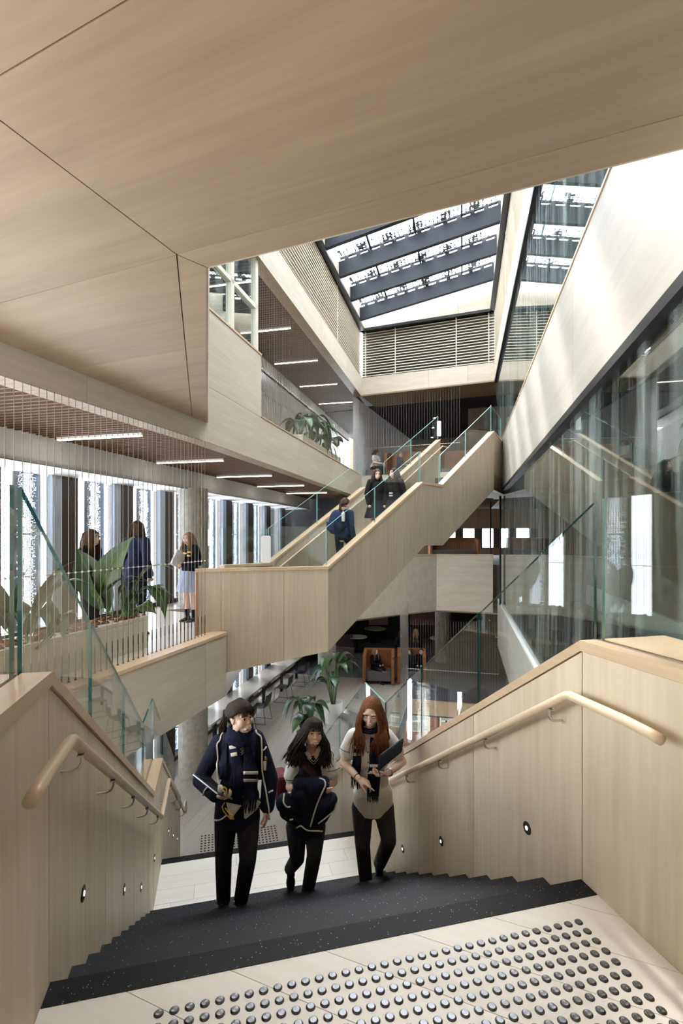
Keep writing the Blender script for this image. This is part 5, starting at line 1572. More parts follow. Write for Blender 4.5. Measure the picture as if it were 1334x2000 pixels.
def face_features(parent, hc, R, k=1.0, smile=1.0, open_mouth=0.0, brow=None, look=(0, 0), lids=0.0):
    def P(x, y, z): return hc + R @ V((x * k, y * k, z * k))
    for s in (-1, 1):
        e = ob('eye', MB().ball(P(s * .031, .0735, .008), (.0128 * k, .0112 * k, (.0072 - lids * .0042) * k), 14, 10, R), M_eyew, parent, smooth=True)
        ob('iris', MB().ball(P(s * .031 + look[0] * .005, .0822, .008 + look[1] * .003), (.0062 * k, .0034 * k, (.0060 - lids * .0034) * k), 10, 8, R), M_iris, e, smooth=True)
        ob('eyelash', MB().tube([P(s * .018, .080, .0105 - lids * .002), P(s * .026, .087, .0165 - lids * .005), P(s * .036, .085, .0165 - lids * .005), P(s * .046, .074, .010 - lids * .002)], .0021 * k, 5), M_iris, e, smooth=True)
        ob('eyebrow', MB().tube([P(s * .014, .090, .030), P(s * .030, .089, .037), P(s * .050, .072, .031)], [.0034 * k, .0040 * k, .002 * k], 6), brow or H_DARK, parent, smooth=True)
    w = .0205 + .003 * smile; c = .005 * smile
    om = open_mouth * .008
    ob('mouth', MB().ball(P(0, .0865, -.063), (w * .92 * k, .0085 * k, (.0035 + om) * k), 16, 8, R), M_mouth, parent, smooth=True)
    ob('teeth', MB().ball(P(0, .0900, -.0610), (w * .82 * k, .0088 * k, .0052 * k), 16, 8, R), M_teeth, parent, smooth=True)
    up = [P(-w, .077, -.062 + c), P(-w * .5, .0925, -.0565 + c * .1), P(0, .0975, -.0555), P(w * .5, .0925, -.0565 + c * .1), P(w, .077, -.062 + c)]
    lo = [P(-w, .077, -.062 + c), P(-w * .5, .0905, -.068 - om), P(0, .095, -.0715 - om), P(w * .5, .0905, -.068 - om), P(w, .077, -.062 + c)]
    ob('lip', MB().tube(up, [.0015 * k, .003 * k, .0032 * k, .003 * k, .0015 * k], 6), M_lip, parent, smooth=True)
    ob('lip', MB().tube(lo, [.0015 * k, .0036 * k, .0042 * k, .0036 * k, .0015 * k], 6), M_lip, parent, smooth=True)
def scalp(m, hc, R, k, front=.30, low=-.35, rr=(.081, .100, .092)):
    """hair cap: a shell over the crown, open at the face"""
    nu, nv = 28, 18
    grid = {}
    for i in range(nv + 1):
        b = math.pi * i / nv
        for j in range(nu):
            a = 2 * math.pi * j / nu
            d = V((math.sin(b) * math.sin(a), math.sin(b) * math.cos(a), math.cos(b)))
            grid[i, j] = (d, hc + R @ V((d.x * rr[0] * k, (d.y * rr[1] - .010) * k, (d.z * rr[2] + .030) * k)))
    vs = []; idx = {}
    for key, (d, p) in grid.items(): idx[key] = len(vs); vs.append(p)
    fs = []
    for i in range(nv):
        for j in range(nu):
            q = [(i, j), (i, (j + 1) % nu), (i + 1, (j + 1) % nu), (i + 1, j)]
            c = sum((grid[x][0] for x in q), V((0, 0, 0))) / 4
            if c.y > front and c.z < .62 - .15 * abs(c.x): continue
            if c.z < low - .25 * (c.y < 0): continue
            fs.append([idx[x] for x in q])
    m.add(vs, fs)
    dn = [hc + (p - hc) * .96 for p in vs]
    m.add(dn, [list(reversed(f)) for f in fs])
def strands(m, hc, R, k, n, length, seed, part=0.0, fringe=False, curl=0.0, flare=.02, rad=.0055, back_only=False, forward=.0, tips=None, spread=1.0):
    """locks combed from a parting, over the crown and hanging down"""
    rnd = random.Random(seed)
    for i in range(n):
        s = -1 if i % 2 else 1
        t = rnd.uniform(-.95, .75) if not back_only else rnd.uniform(-1.0, -.1)     # front(+) to back(-) of the head
        L = length * rnd.uniform(.78, 1.05)
        a = t * math.pi / 2
        root = V((part + s * .004, .088 * math.sin(a) - .010, .026 + .090 * math.cos(a * .92)))
        side = V((s * .088 * math.cos(a * .75) * spread, .086 * math.sin(a) - .014 + forward * max(0, t), .012))
        if back_only or t < -.55: side = V((s * rnd.uniform(.01, .07), -.108, .01))
        low = side + V((s * flare * rnd.uniform(.2, 1.2), rnd.uniform(-.015, .012) + forward * .5, -.10))
        end = low + V((s * flare * rnd.uniform(-.6, 1.0), rnd.uniform(-.03, .03) + forward, -L + .10))
        pts = [root, root.lerp(side, .5) + V((s * .014, .0, .022)), side, low, low.lerp(end, .5), end]
        path = []
        for j in range(len(pts) - 1):
            for q in range(4): path.append(pts[j].lerp(pts[j + 1], q / 4))
        path.append(pts[-1])
        for it in range(2): path = [path[0]] + [path[j] * .5 + (path[j - 1] + path[j + 1]) * .25 for j in range(1, len(path) - 1)] + [path[-1]]
        ph = rnd.uniform(0, 6.28); W = []
        for j, p in enumerate(path):
            u = j / (len(path) - 1); c = curl * max(0, u - .3)
            q = p + V((math.sin(u * 22 + ph) * c, math.cos(u * 20 + ph) * c, 0))
            W.append(hc + R @ (q * k))
        r0 = rad * rnd.uniform(.7, 1.3) * k
        m.tube(W, [r0 * (.6 + .9 * math.sin(math.pi * min(1, .12 + .8 * j / (len(W) - 1)))) for j in range(len(W))], 5)
def swept(m, hc, R, k, n, seed, tail=V((0, -.104, .02)), rad=.0032, hair=(.086, .106, .101)):
    """hair combed back over the crown to a tie"""
    rnd = random.Random(seed)
    for i in range(n):
        a = math.pi * 2 * (i + rnd.random()) / n
        # hairline loop around the head, front high, nape low
        x = math.sin(a); y = math.cos(a)
        root = V((x * .080, y * .088 - .006, .062 + .030 * y - .030 * abs(x)))
        if y < -.3: root.z = -.055 + rnd.uniform(-.01, .01)
        pts = []
        for q in range(9):
            t = q / 8; p = root.lerp(tail, t) - V((0, -.010, .030))
            d = V((p.x / hair[0], p.y / hair[1], p.z / hair[2])).normalized()
            bul = 1.0 + .03 * math.sin(math.pi * t) + rnd.uniform(-.006, .006)
            pts.append(V((d.x * hair[0] * bul, d.y * hair[1] * bul - .010, d.z * hair[2] * bul + .030)))
        m.tube([hc + R @ (p * k) for p in pts], [rad * k * (.6 + .6 * math.sin(math.pi * (q + .5) / 9)) for q in range(9)], 5)
def fringe(m, hc, R, k, n, seed, drop=.055, w=.062, rad=.0045):
    rnd = random.Random(seed)
    for i in range(n):
        x = -w + 2 * w * (i + rnd.random() * .7) / n
        y = .098 * math.sqrt(max(.05, 1 - (x / .085) ** 2))
        pts = [V((x * .5, .045, .118)), V((x * .85, y - .012, .098)), V((x, y + .002, .066)), V((x * 1.06 + rnd.uniform(-.006, .006), y + .003, .066 - drop * rnd.uniform(.6, 1.1)))]
        path = []
        for j in range(3):
            for q in range(3): path.append(pts[j].lerp(pts[j + 1], q / 3))
        path.append(pts[-1])
        m.tube([hc + R @ (p * k) for p in path], [rad * k * (1 - .5 * j / len(path)) for j in range(len(path))], 5)
def hand(m, wr, d, n, thumb, k=1.0, curl=.5, point=False, spread=.0):
    """palm and five fingers; d = along the hand, n = out of the palm, thumb = sideways towards the thumb"""
    d = V(d).normalized(); n = V(n); n = (n - d * n.dot(d)).normalized(); t = V(thumb); t = (t - d * t.dot(d) - n * t.dot(n)).normalized()
    R = frame(t, d, n)
    palm = wr + d * .048 * k
    m.ball(palm, (.039 * k, .050 * k, .0145 * k), 14, 10, R)
    m.ball(wr + d * .022 * k + t * .016 * k + n * .004 * k, (.018 * k, .030 * k, .014 * k), 10, 8, R)
    for i, (off, L) in enumerate(((.029, .068), (.0098, .076), (-.0095, .071), (-.0285, .056))):
        c = curl * (.85 + .12 * i)
        if point and i == 0: c = .08
        p0 = wr + d * (.086 - .004 * abs(i - 1.2)) * k + t * off * k
        dirv = (d + t * spread * (1.5 - i) * .4).normalized(); a = .25 * c
        pts = [p0]
        for s, (ll, bend) in enumerate(((.46, .75), (.30, 1.05), (.24, .75))):
            a += bend * c
            v = dirv * math.cos(a) + n * math.sin(a)
            pts.append(pts[-1] + v * L * ll * k)
        limb(m, pts, [.0086 * k, .0079 * k, .0072 * k, .0060 * k], 8)
    p0 = wr + d * .026 * k + t * .030 * k + n * .004 * k
    v1 = (d * .72 + t * .60 + n * .30).normalized(); v2 = (d * .90 + t * .10 + n * (.25 + .5 * curl)).normalized()
    limb(m, [p0, p0 + v1 * .034 * k, p0 + v1 * .034 * k + v2 * .030 * k, p0 + v1 * .034 * k + v2 * .050 * k], [.0125 * k, .0098 * k, .0088 * k, .0068 * k], 8)
def shoe(m, ank, toe_d, k=1.0, L=.235, up=UP):
    d = V(toe_d).normalized(); u = V(up); u = (u - d * u.dot(d)).normalized(); r = d.cross(u)
    R = frame(r, d, u)
    m.ball(ank + d * .045 * k - u * .050 * k, (.040 * k, .085 * k, .038 * k), 14, 10, R)
    m.ball(ank + d * .125 * k - u * .058 * k, (.044 * k, .070 * k, .030 * k), 14, 10, R)
    m.ball(ank - d * .018 * k - u * .045 * k, (.035 * k, .048 * k, .042 * k), 14, 10, R)
    capsule(m, ank + u * .02 * k, ank - u * .03 * k, .036 * k, .040 * k)
    # flat sole
    for s in range(5):
        m.ball(ank + d * (-.03 + .05 * s) * k - u * .080 * k, ((.036 + .006 * (s > 1)) * k, .038 * k, .010 * k), 12, 8, R)

def torso_forms(m, J, g=0.0, lower=True, bust=.0, shoulder=.052):
    """chest, waist and hips between the joints; g = garment thickness"""
    nk, pv, Ls, Rs = J['neck'], J['pelvis'], J['Ls'], J['Rs']
    L = (Ls - Rs).normalized(); upv = (nk - pv).normalized(); f = L.cross(upv).normalized(); L = upv.cross(f).normalized()
    R = frame(L, f, upv)
    k = J['k']; H = (nk - pv).length; hw = (Ls - Rs).length / 2
    mid = pv + upv * H * .72
    m.ball(pv + upv * H * .70, (hw * .80 + g, .098 * k + g, H * .30), 20, 14, R)
    m.ball(pv + upv * H * .52 + f * .02 * k, (hw * .70 + g, .098 * k + g, H * .26), 20, 14, R)
    m.ball(pv + upv * H * .30, (.128 * k + g, .092 * k + g, H * .30), 20, 14, R)
    if lower: m.ball(pv + upv * .0, (.158 * k + g, .112 * k + g, .15 * k), 20, 14, R)
    if bust: 
        for s in (-1, 1): m.ball(pv + upv * H * .64 + f * .065 * k + L * s * .072 * k, (.062 * k + g, .050 * k + g, .062 * k + g), 14, 10, R)
    capsule(m, Ls - L * .02, nk - upv * .015 + L * .03, shoulder * k + g, .045 * k + g)
    capsule(m, Rs + L * .02, nk - upv * .015 - L * .03, shoulder * k + g, .045 * k + g)
    return R, f, L, upv
def person(label, J, skinm, voxel=.0046, hands=None, fine=True, group=None, feet=True, ears=True, base=None, legs=True):
    t = thing('person', base if base is not None else (J['La'] + J['Ra']) / 2 - V((0, 0, .08)), label, 'person', group)
    k = J['k']; m = MB()
    R, f, L, upv = torso_forms(m, J, -.012, lower=True)
    hc, HR = J['hc'], J['HR']
    capsule(m, J['neck'] - upv * .02, hc + HR @ V((0, -.022 * k, -.055 * k)), .050 * k, .046 * k)
    head_parts(m, hc, HR, k * 1.0, ears)
    for s in 'LR':
        limb(m, [J[s + 's'], J[s + 's'].lerp(J[s + 'e'], .5), J[s + 'e'], J[s + 'e'].lerp(J[s + 'w'], .35), J[s + 'w']], [.047 * k, .043 * k, .036 * k, .036 * k, .0245 * k])
        if legs: limb(m, [J[s + 'h'], J[s + 'k'], J[s + 'k'].lerp(J[s + 'a'], .3), J[s + 'a']], [.078 * k, .050 * k, .048 * k, .032 * k])
        if hands and s in hands:
            hd = hands[s]
            hand(m, J[s + 'w'], hd['d'], hd['n'], hd['t'], k, hd.get('curl', .5), hd.get('point', False))
        elif not hands:
            m.ball(J[s + 'w'] + (J[s + 'w'] - J[s + 'e']).normalized() * .06 * k, .036 * k, 10, 8)
    body = blob('body', m, voxel, skinm, t, 3 if fine else 2)
    return t, body, (R, f, L, upv)
def head_frame(yaw, pitch=0.0, roll=0.0, base=0.0):
    """yaw 0 faces the camera (-Y), positive turns towards +X of the picture; pitch down positive"""
    return Matrix.Rotation(math.pi + yaw, 3, 'Z') @ Matrix.Rotation(-pitch, 3, 'X') @ Matrix.Rotation(roll, 3, 'Y')
def trousers(J, t, mat, voxel=.008, hem=.060, name='trousers', w=1.0, g=.006):
    m = MB(); k = J['k']
    nk, pv = J['neck'], J['pelvis']
    L = (J['Ls'] - J['Rs']).normalized(); upv = (nk - pv).normalized(); f = L.cross(upv).normalized(); L = upv.cross(f)
    R = frame(L, f, upv)
    m.ball(pv + upv * .02 * k, (.148 * k * w, .108 * k * w, .11 * k), 20, 14, R)
    m.ball(pv - upv * .03 * k, (.152 * k * w, .116 * k * w, .11 * k), 20, 14, R)
    for s in 'LR':
        a = J[s + 'a']; kn = J[s + 'k']
        low = a + (a - kn).normalized() * .015
        limb(m, [J[s + 'h'], J[s + 'h'].lerp(kn, .5), kn, kn.lerp(a, .45), low], [.092 * k * w, .079 * k * w, .063 * k * w, .060 * k * w, hem * k])
    return blob(name, m, voxel, mat, t, 5)
def top(J, t, mat, voxel=.008, g=.010, sleeve=None, name='shirt', hem=None, lower=False, bust=True, srad=1.0, flare=0.0):
    """sleeve: None, or fraction of the upper arm, or 2.0 for full sleeves"""
    m = MB(); k = J['k']
    R, f, L, upv = torso_forms(m, J, g, lower=lower, bust=.0 if not bust else 1.0, shoulder=.055)
    pv = J['pelvis']
    if hem is not None:
        m.ball(pv + upv * .09 * k, (.150 * k + g, .112 * k + g, .14 * k), 20, 14, R)
        zz = .10
        while zz > hem - .06:
            q = (.10 - zz) / (.16 - hem)
            m.ball(pv + upv * zz, (.156 * k + g + flare * q, .116 * k + g + flare * q, .060), 20, 10, R); zz -= .03
    if sleeve:
        for s in 'LR':
            S, E, W = J[s + 's'], J[s + 'e'], J[s + 'w']
            if sleeve <= 1.0:
                p = S.lerp(E, sleeve); capsule(m, S, S.lerp(E, sleeve * .9), (.055 * k + g) * srad, (.056 * k + g) * srad)
                m.tube([S, p], [(.055 * k + g) * srad, (.060 * k + g) * srad], 16)
            else:
                limb(m, [S, S.lerp(E, .5), E, E.lerp(W, .5), E.lerp(W, .96)], [(.052 * k + g) * srad, (.052 * k + g) * srad, (.046 * k + g) * srad, (.044 * k + g) * srad, (.040 * k + g) * srad])
    o = blob(name, m, voxel, mat, t, 9)
    if hem is not None:                       # a clean hem
        bm = bmesh.new(); bm.from_mesh(o.data)
        fs = [f_ for f_ in bm.faces if abs((f_.calc_center_median() - pv).dot(L)) < .30 * k]
        ed = set(); vv = set()
        for f_ in fs:
            ed.update(f_.edges); vv.update(f_.verts)
        arms = []
        for s_ in 'LR': arms += [J[s_ + 'e'], J[s_ + 'w']]
        lowf = [f_ for f_ in bm.faces if (f_.calc_center_median() - pv).dot(upv) < hem and min((f_.calc_center_median() - a).length for a in [J['Le'].lerp(J['Lw'], q / 6) for q in range(7)] + [J['Re'].lerp(J['Rw'], q / 6) for q in range(7)]) > .075]
        bmesh.ops.delete(bm, geom=lowf, context='FACES')
        bm.to_mesh(o.data); bm.free()
    return o
def shoes(J, t, dirs, ups=None, voxel=.006, mat=None):
    for s in 'LR':
        m = MB(); shoe(m, J[s + 'a'], dirs[s], J['k'], up=(ups or {}).get(s, UP))
        blob('shoe', m, voxel, mat or M_shoe, t, 2)

def cr(cx, cy): return (360 + cx / 2.9, 1330 + cy / 2.9)
def joints(Y, k, pts):
    J = {'k': k}
    for n, v in pts.items():
        J[n] = atY(*cr(v[0], v[1]), Y + (v[2] if len(v) > 2 else 0.0))
    return J
def C(*pts): return [cr(*p) for p in pts]

# ------------------------------------------------------------------ student in the blazer
YL = 3.85
J = joints(YL, 1.0, dict(neck=(312, 320, -.07), pelvis=(300, 740, -.02), Ls=(404, 328, -.06), Rs=(198, 352, -.03), Le=(484, 545, -.02), Lw=(470, 715, -.06),
     Re=(92, 560, -.05), Rw=(182, 645, -.24), Lh=(362, 765, -.02), Rh=(238, 765, -.02), Lk=(360, 1010, -.17), Rk=(222, 1005, -.08), La=(322, 1232, -.03), Ra=(222, 1228, .02)))
J['hc'] = atY(*cr(318, 206), YL - .12); J['HR'] = head_frame(.92, -.02, .05)
rdir = (atY(*cr(250, 665), YL - .27) - J['Rw'])
pL, body, (R, f, L, upv) = person('student in navy blazer with white braid, scarf and ponytail, holding a tablet', J, SKIN_B,
    hands={'R': dict(d=rdir, n=(.1, .2, 1), t=(.1, -1, .2), curl=.75), 'L': dict(d=(0, -.1, -1), n=(-1, 0, 0), t=(0, -1, 0), curl=.4)}, base=atY(455, 1772, YL))
face_features(pL, J['hc'], J['HR'], 1.0, smile=1.6, open_mouth=.7, brow=H_DARK, look=(.4, .1))
tr = trousers(J, pL, M_char, hem=.054)
shoes(J, pL, {'L': (.25, -1, -.12), 'R': (-.05, -1, -.12)})
for s in 'LR':
    ob('shoe_strap', MB().tube([J[s + 'a'] + V((-.05, -.01, -.01)), J[s + 'a'] + V((0, -.055, -.005)), J[s + 'a'] + V((.05, -.01, -.01))], .008, 6), M_shoe, pL)
    ob('buckle', MB().box(J[s + 'a'] + V((-.045, -.03, -.008)), (.012, .022, .02)), M_steel, pL)
bl = top(J, pL, M_navy, sleeve=2.0, hem=-.06, lower=True, g=.016, name='blazer', flare=.012)
bv = bvh_of(bl)
ribbon('vest', bv, C((322, 345), (325, 520), (322, 690)), [26, 56], .006, .012, M_navyd, pL, 8)
bv2 = bvh_of(bl, pL.children[-1])
neckskin = ribbon('neckline', bv2, C((318, 330), (318, 395)), [22, 7], .003, .004, SKIN_B, pL, 6)
for a in (C((292, 362), (322, 412), (350, 365)), C((288, 372), (322, 424), (354, 372))):
    piping('vest_trim', bv2, a, .0028, M_trim, pL, .006)
ribbon('collar', bv2, C((258, 338), (282, 388)), [7, 5], .010, .006, M_shirt, pL, 3)
tl = ribbon('shirt_tail', bvh_of(bl, tr), C((282, 694), (272, 740), (262, 780)), [30, 3], .014, .006, M_shirt, pL, 6)
ribbon('shirt_tail', bvh_of(bl, tr), C((385, 668), (368, 720), (342, 776)), [40, 4], .014, .006, M_shirt, pL, 6)
# lapels and braid
for pts, w in ((C((238, 300), (228, 420), (222, 560)), [10, 16]), (C((390, 280), (412, 420), (425, 560)), [12, 15])):
    ribbon('lapel', bv, pts, w, .010, .008, M_navy, pL, 4)
for a in (C((228, 290), (206, 318), (212, 336), (188, 350), (190, 470), (196, 592)), C((392, 258), (404, 284), (402, 298), (432, 312), (438, 400), (442, 500), (462, 610), (478, 720), (482, 786)),
          C((158, 782), (188, 790), (216, 782), (240, 760)), C((113, 645), (118, 618), (145, 598)), C((476, 630), (500, 618))):
    piping('braid', bv, a, .0062, M_trim, pL, .012)
# breast pocket crest
q = piping('pocket_trim', bv, C((446, 392), (458, 384), (460, 372)), .006, M_trim, pL, .010)
cx = ribbon('crest', bv, C((455, 452), (456, 505)), [6, 5], .010, .004, M_trim, pL, 3)
ribbon('crest_bird', bv, C((456, 425), (460, 448)), [3, 5], .011, .004, plain('crest_gold', (.55, .38, .06), .6), pL, 3)
# scarf
M_scarf = fabric('navy_scarf', (.012, .015, .040), .95, .3, 60, .4, 30)
hcx = J['neck'] + V((.01, -.01, .055))
m = MB()
for ring, (dz, rr) in enumerate(((-.015, .082), (.018, .076), (-.045, .088))):
    pth = []
    for a in range(25):
        th = 2 * math.pi * a / 24
        pth.append(hcx + V((rr * 1.02 * math.cos(th), rr * .95 * math.sin(th) - .005, dz + .018 * math.sin(th) + .008 * math.sin(3 * th + ring))))
    m.tube(pth, .024, 8, cap=False)
blob('scarf_wrap', m, .007, M_scarf, pL, 3)
bv3 = bvh_of(bl, *[c for c in pL.children if c.name.startswith(('vest', 'lapel'))])
t1 = ribbon('scarf_tail', bv3, C((272, 315), (288, 400), (305, 500), (312, 600)), [20, 22], .016, .012, M_scarf, pL, 6)
t2 = ribbon('scarf_tail', bv3, C((372, 300), (372, 420), (376, 540), (372, 668)), [24, 29], .022, .012, M_scarf, pL, 6)
bv4 = bvh_of(t1, t2, bl)
for y0 in (372, 414):
    ribbon('scarf_stripe', bv4, C((272 + (y0 - 372) * .2, y0 - 8), (276 + (y0 - 372) * .2, y0 + 12)), 13, .005, .003, M_trim, t1, 5)
for y0 in (520, 562):
    ribbon('scarf_stripe', bv4, C((376, y0 - 9), (376, y0 + 9)), 29, .005, .003, M_trim, t2, 6)
fr = MB(); rnd = random.Random(2)
for i in range(26):
    x = 330 + 78 * i / 25
    a = hit(bv4, *cr(x, 662), .012) or atY(*cr(x, 662), YL - .15)
    b = atY(*cr(x - 6 + rnd.uniform(-6, 6), 735 + rnd.uniform(-25, 18)), a.y - .01)
    fr.tube([a, a.lerp(b, .5) + V((rnd.uniform(-.004, .004), -.004, 0)), b], .0028, 4)
tag(ob('scarf_fringe', fr, M_scarf, t2), kind='stuff')
# hair
m = MB(); scalp(m, J['hc'], J['HR'], 1.0, front=.30, low=-.20, rr=(.080, .099, .091))
swept(m, J['hc'], J['HR'], 1.0, 260, 11, hair=(.089, .110, .106))
fringe(m, J['hc'], J['HR'], 1.0, 46, 4, .034, .066, .0026)
pt0 = J['hc'] + J['HR'] @ V((0, -.105, .02)); rnd = random.Random(8)
for i in range(120):
    e = pt0 + V((rnd.uniform(-.105, -.03), rnd.uniform(.0, .07), -.23 + rnd.uniform(-.06, .05)))
    m.tube([pt0 + V((rnd.uniform(-.012, .012), 0, rnd.uniform(-.012, .012))), pt0 + V((-.045 + rnd.uniform(-.022, .022), .035, -.015 + rnd.uniform(-.02, .02))), e.lerp(pt0, .35) + V((-.03, .02, .01)), e], [.004, .0045, .004, .0015], 5)
ob('hair', m, H_DARK, pL, smooth=True)
# tablet and lanyard (held, not worn)
tabl = thing('tablet', atY(*cr(165, 600), YL - .30), 'slim silver tablet in the grip of the student in the blazer', 'tablet')
a, b = atY(*cr(92, 546), YL - .16), atY(*cr(232, 656), YL - .34)
dd = (b - a).normalized(); sd_ = V((-.20, 1.0, -.34)); sd_ = (sd_ - dd * sd_.dot(dd)).normalized(); nn = dd.cross(sd_)
ob('case', MB().hexa([a - sd_ * .09 - nn * .005, b - sd_ * .09 - nn * .005, b + sd_ * .09 - nn * .005, a + sd_ * .09 - nn * .005, a - sd_ * .09 + nn * .005, b - sd_ * .09 + nn * .005, b + sd_ * .09 + nn * .005, a + sd_ * .09 + nn * .005]), plain('tablet_grey', (.34, .36, .40), .3, .6), tabl, bevel=.003)
ob('screen', MB().hexa([a.lerp(b, .06) - sd_ * .08 + nn * .0052, a.lerp(b, .94) - sd_ * .08 + nn * .0052, a.lerp(b, .94) + sd_ * .08 + nn * .0052, a.lerp(b, .06) + sd_ * .08 + nn * .0052,
    a.lerp(b, .06) - sd_ * .08 + nn * .006, a.lerp(b, .94) - sd_ * .08 + nn * .006, a.lerp(b, .94) + sd_ * .08 + nn * .006, a.lerp(b, .06) + sd_ * .08 + nn * .006]), M_black, tabl)
ly = thing('lanyard', atY(*cr(255, 780), YL - .33), 'yellow ribbon lanyard dangling from the hand with the tablet', 'lanyard')
def pxp(pts, y): return [atY(*cr(*p), y) for p in pts]
M_yel = plain('yellow_ribbon', (.62, .36, .02), .6)
ob('ribbon', MB().tube(pxp([(228, 690), (215, 712), (222, 735), (240, 760), (262, 780), (280, 782), (272, 760), (250, 745), (232, 720)], YL - .33), .0075, 6, flat=.5), M_yel, ly)
ob('ribbon', MB().tube(pxp([(240, 665), (238, 612), (226, 600), (218, 615)], YL - .36), .006, 6), M_yel, ly)
ob('earphone_case', MB().ball(atY(*cr(205, 612), YL - .34), (.022, .018, .03), 12, 8).tube(pxp([(190, 595), (200, 595), (230, 630), (232, 652)], YL - .36), .005, 6), M_white, ly, smooth=True)

# ------------------------------------------------------------------ laughing student with the jacket over her arms
YM = 4.20
J = joints(YM, .97, dict(neck=(722, 398, -.10), pelvis=(690, 800, 0), Ls=(798, 418, -.09), Rs=(630, 436, -.06), Le=(845, 572, -.08), Lw=(735, 640, -.24),
     Re=(598, 600, -.10), Rw=(742, 600, -.26), Lh=(742, 825, 0), Rh=(634, 825, .0), Lk=(736, 985, -.13), Rk=(640, 1005, -.06), La=(698, 1195, .0), Ra=(600, 1062, .32)))
J['hc'] = atY(*cr(727, 292), YM - .15); J['HR'] = head_frame(.36, -.10, -.16)
pM, body, _ = person('laughing curly haired student in knitted vest, navy jacket bundled over folded arms', J, SKIN_B,
    hands={'L': dict(d=(-1, -.2, -.1), n=(0, 1, 0), t=(0, 0, 1), curl=.5), 'R': dict(d=(.8, -.35, -.2), n=(0, 1, .2), t=(0, 0, 1), curl=.5)}, base=atY(600, 1752, YM))
face_features(pM, J['hc'], J['HR'], .97, smile=1.6, open_mouth=.9, brow=H_BLACK, look=(.5, 0), lids=.4)
tr = trousers(J, pM, M_char, hem=.054)
shoes(J, pM, {'L': (.05, -1, -.1), 'R': (.02, -.35, -1)}, {'R': V((0, -1, .3))})
sh = top(J, pM, M_shirt, sleeve=.70, g=.008, name='shirt', hem=-.02, srad=1.06)
vs = top(J, pM, M_navyd, sleeve=None, g=.013, name='vest', hem=-.04)
bv = bvh_of(vs, sh)
ribbon('neckline', bv, C((728, 385), (730, 425)), [24, 5], .004, .004, SKIN_B, pM, 5)
for a, b in (((690, 400), (718, 440)), ((772, 378), (742, 436))):
    ribbon('collar', bv, C(a, b), [10, 6], .012, .007, M_shirt, pM, 3)
for a in (C((700, 420), (732, 462), (758, 418)), C((696, 432), (732, 476), (764, 430))):
    piping('vest_trim', bv, a, .0026, M_trim, pM, .010)
# sleeve bands
for a in (C((534, 545), (575, 560), (630, 562)), C((808, 512), (850, 508), (884, 490))):
    piping('sleeve_band', bvh_of(sh), a, .0022, M_navy, pM, .006)
# round crest on the vest
cp = hit(bv, *cr(790, 466), .008)
if cp: 
    e = ob('crest', MB().lathe([(.022, 0), (.022, .002), (.018, .003)], cp, 20, axis=(CAMP - cp)), plain('crest_silver', (.55, .53, .50), .6), pM)
    ob('crest_ring', MB().lathe([(.013, .003), (.013, .0045), (.008, .005)], cp, 16, axis=(CAMP - cp)), M_navyd, e)
    ob('crest_centre', MB().lathe([(.006, .004), (.005, .006)], cp, 10, axis=(CAMP - cp)), plain('crest_silver', (.55, .53, .50), .6), e)
# bag strap and bag
bg = thing('shoulder_bag', atY(*cr(545, 590), YM + .08), 'maroon shoulder bag slung across the laughing student', 'bag')
ribbon('strap', bv, C((612, 395), (660, 450), (705, 500), (745, 545)), 13, .012, .006, plain('maroon_webbing', (.045, .012, .016), .8), bg, 3)
ob('bag_body', MB().box(atY(*cr(545, 590), YM + .10), (.10, .20, .24), Matrix.Rotation(.3, 3, 'Z')), plain('maroon_cloth', (.11, .012, .022), .75), bg, bevel=.03)
# jacket bundle
jk = thing('jacket', atY(*cr(700, 700), YM - .28), 'folded navy school jacket with white braid carried by the laughing student', 'jacket')
m = MB()
for a, b, r1, r2 in (((650, 590), (790, 575), .055, .05), ((655, 640), (690, 780), .075, .055), ((730, 600), (720, 800), .075, .06), ((780, 585), (735, 790), .06, .05),
                     ((570, 690), (640, 720), .075, .075), ((580, 740), (660, 790), .06, .06), ((800, 690), (770, 760), .085, .07), ((830, 670), (790, 740), .055, .05), ((690, 800), (760, 830), .05, .04)):
    capsule(m, atY(*cr(*a), YM - .26), atY(*cr(*b), YM - .24), r1, r2)
jb = blob('jacket_body', m, .008, M_navy, jk, 5)
bj = bvh_of(jb)
for a in (C((765, 552), (795, 560), (800, 590), (772, 650), (740, 730), (714, 824)), C((862, 690), (850, 730), (800, 775), (760, 806)), C((625, 838), (660, 815), (690, 845), (780, 850)), C((566, 640), (560, 690), (582, 718), (600, 712)), C((596, 786), (616, 784))):
    piping('braid', bj, a, .0062, M_trim, jk, .004)
# curly hair
m = MB(); scalp(m, J['hc'], J['HR'], .97, front=.22, low=-.25)
strands(m, J['hc'], J['HR'], .97, 520, .27, 21, rad=.0032, flare=.06, curl=.020, spread=1.0)
fringe(m, J['hc'], J['HR'], .97, 44, 14, .040, .058, .0024)
ob('hair', m, H_BLACK, pM, smooth=True)

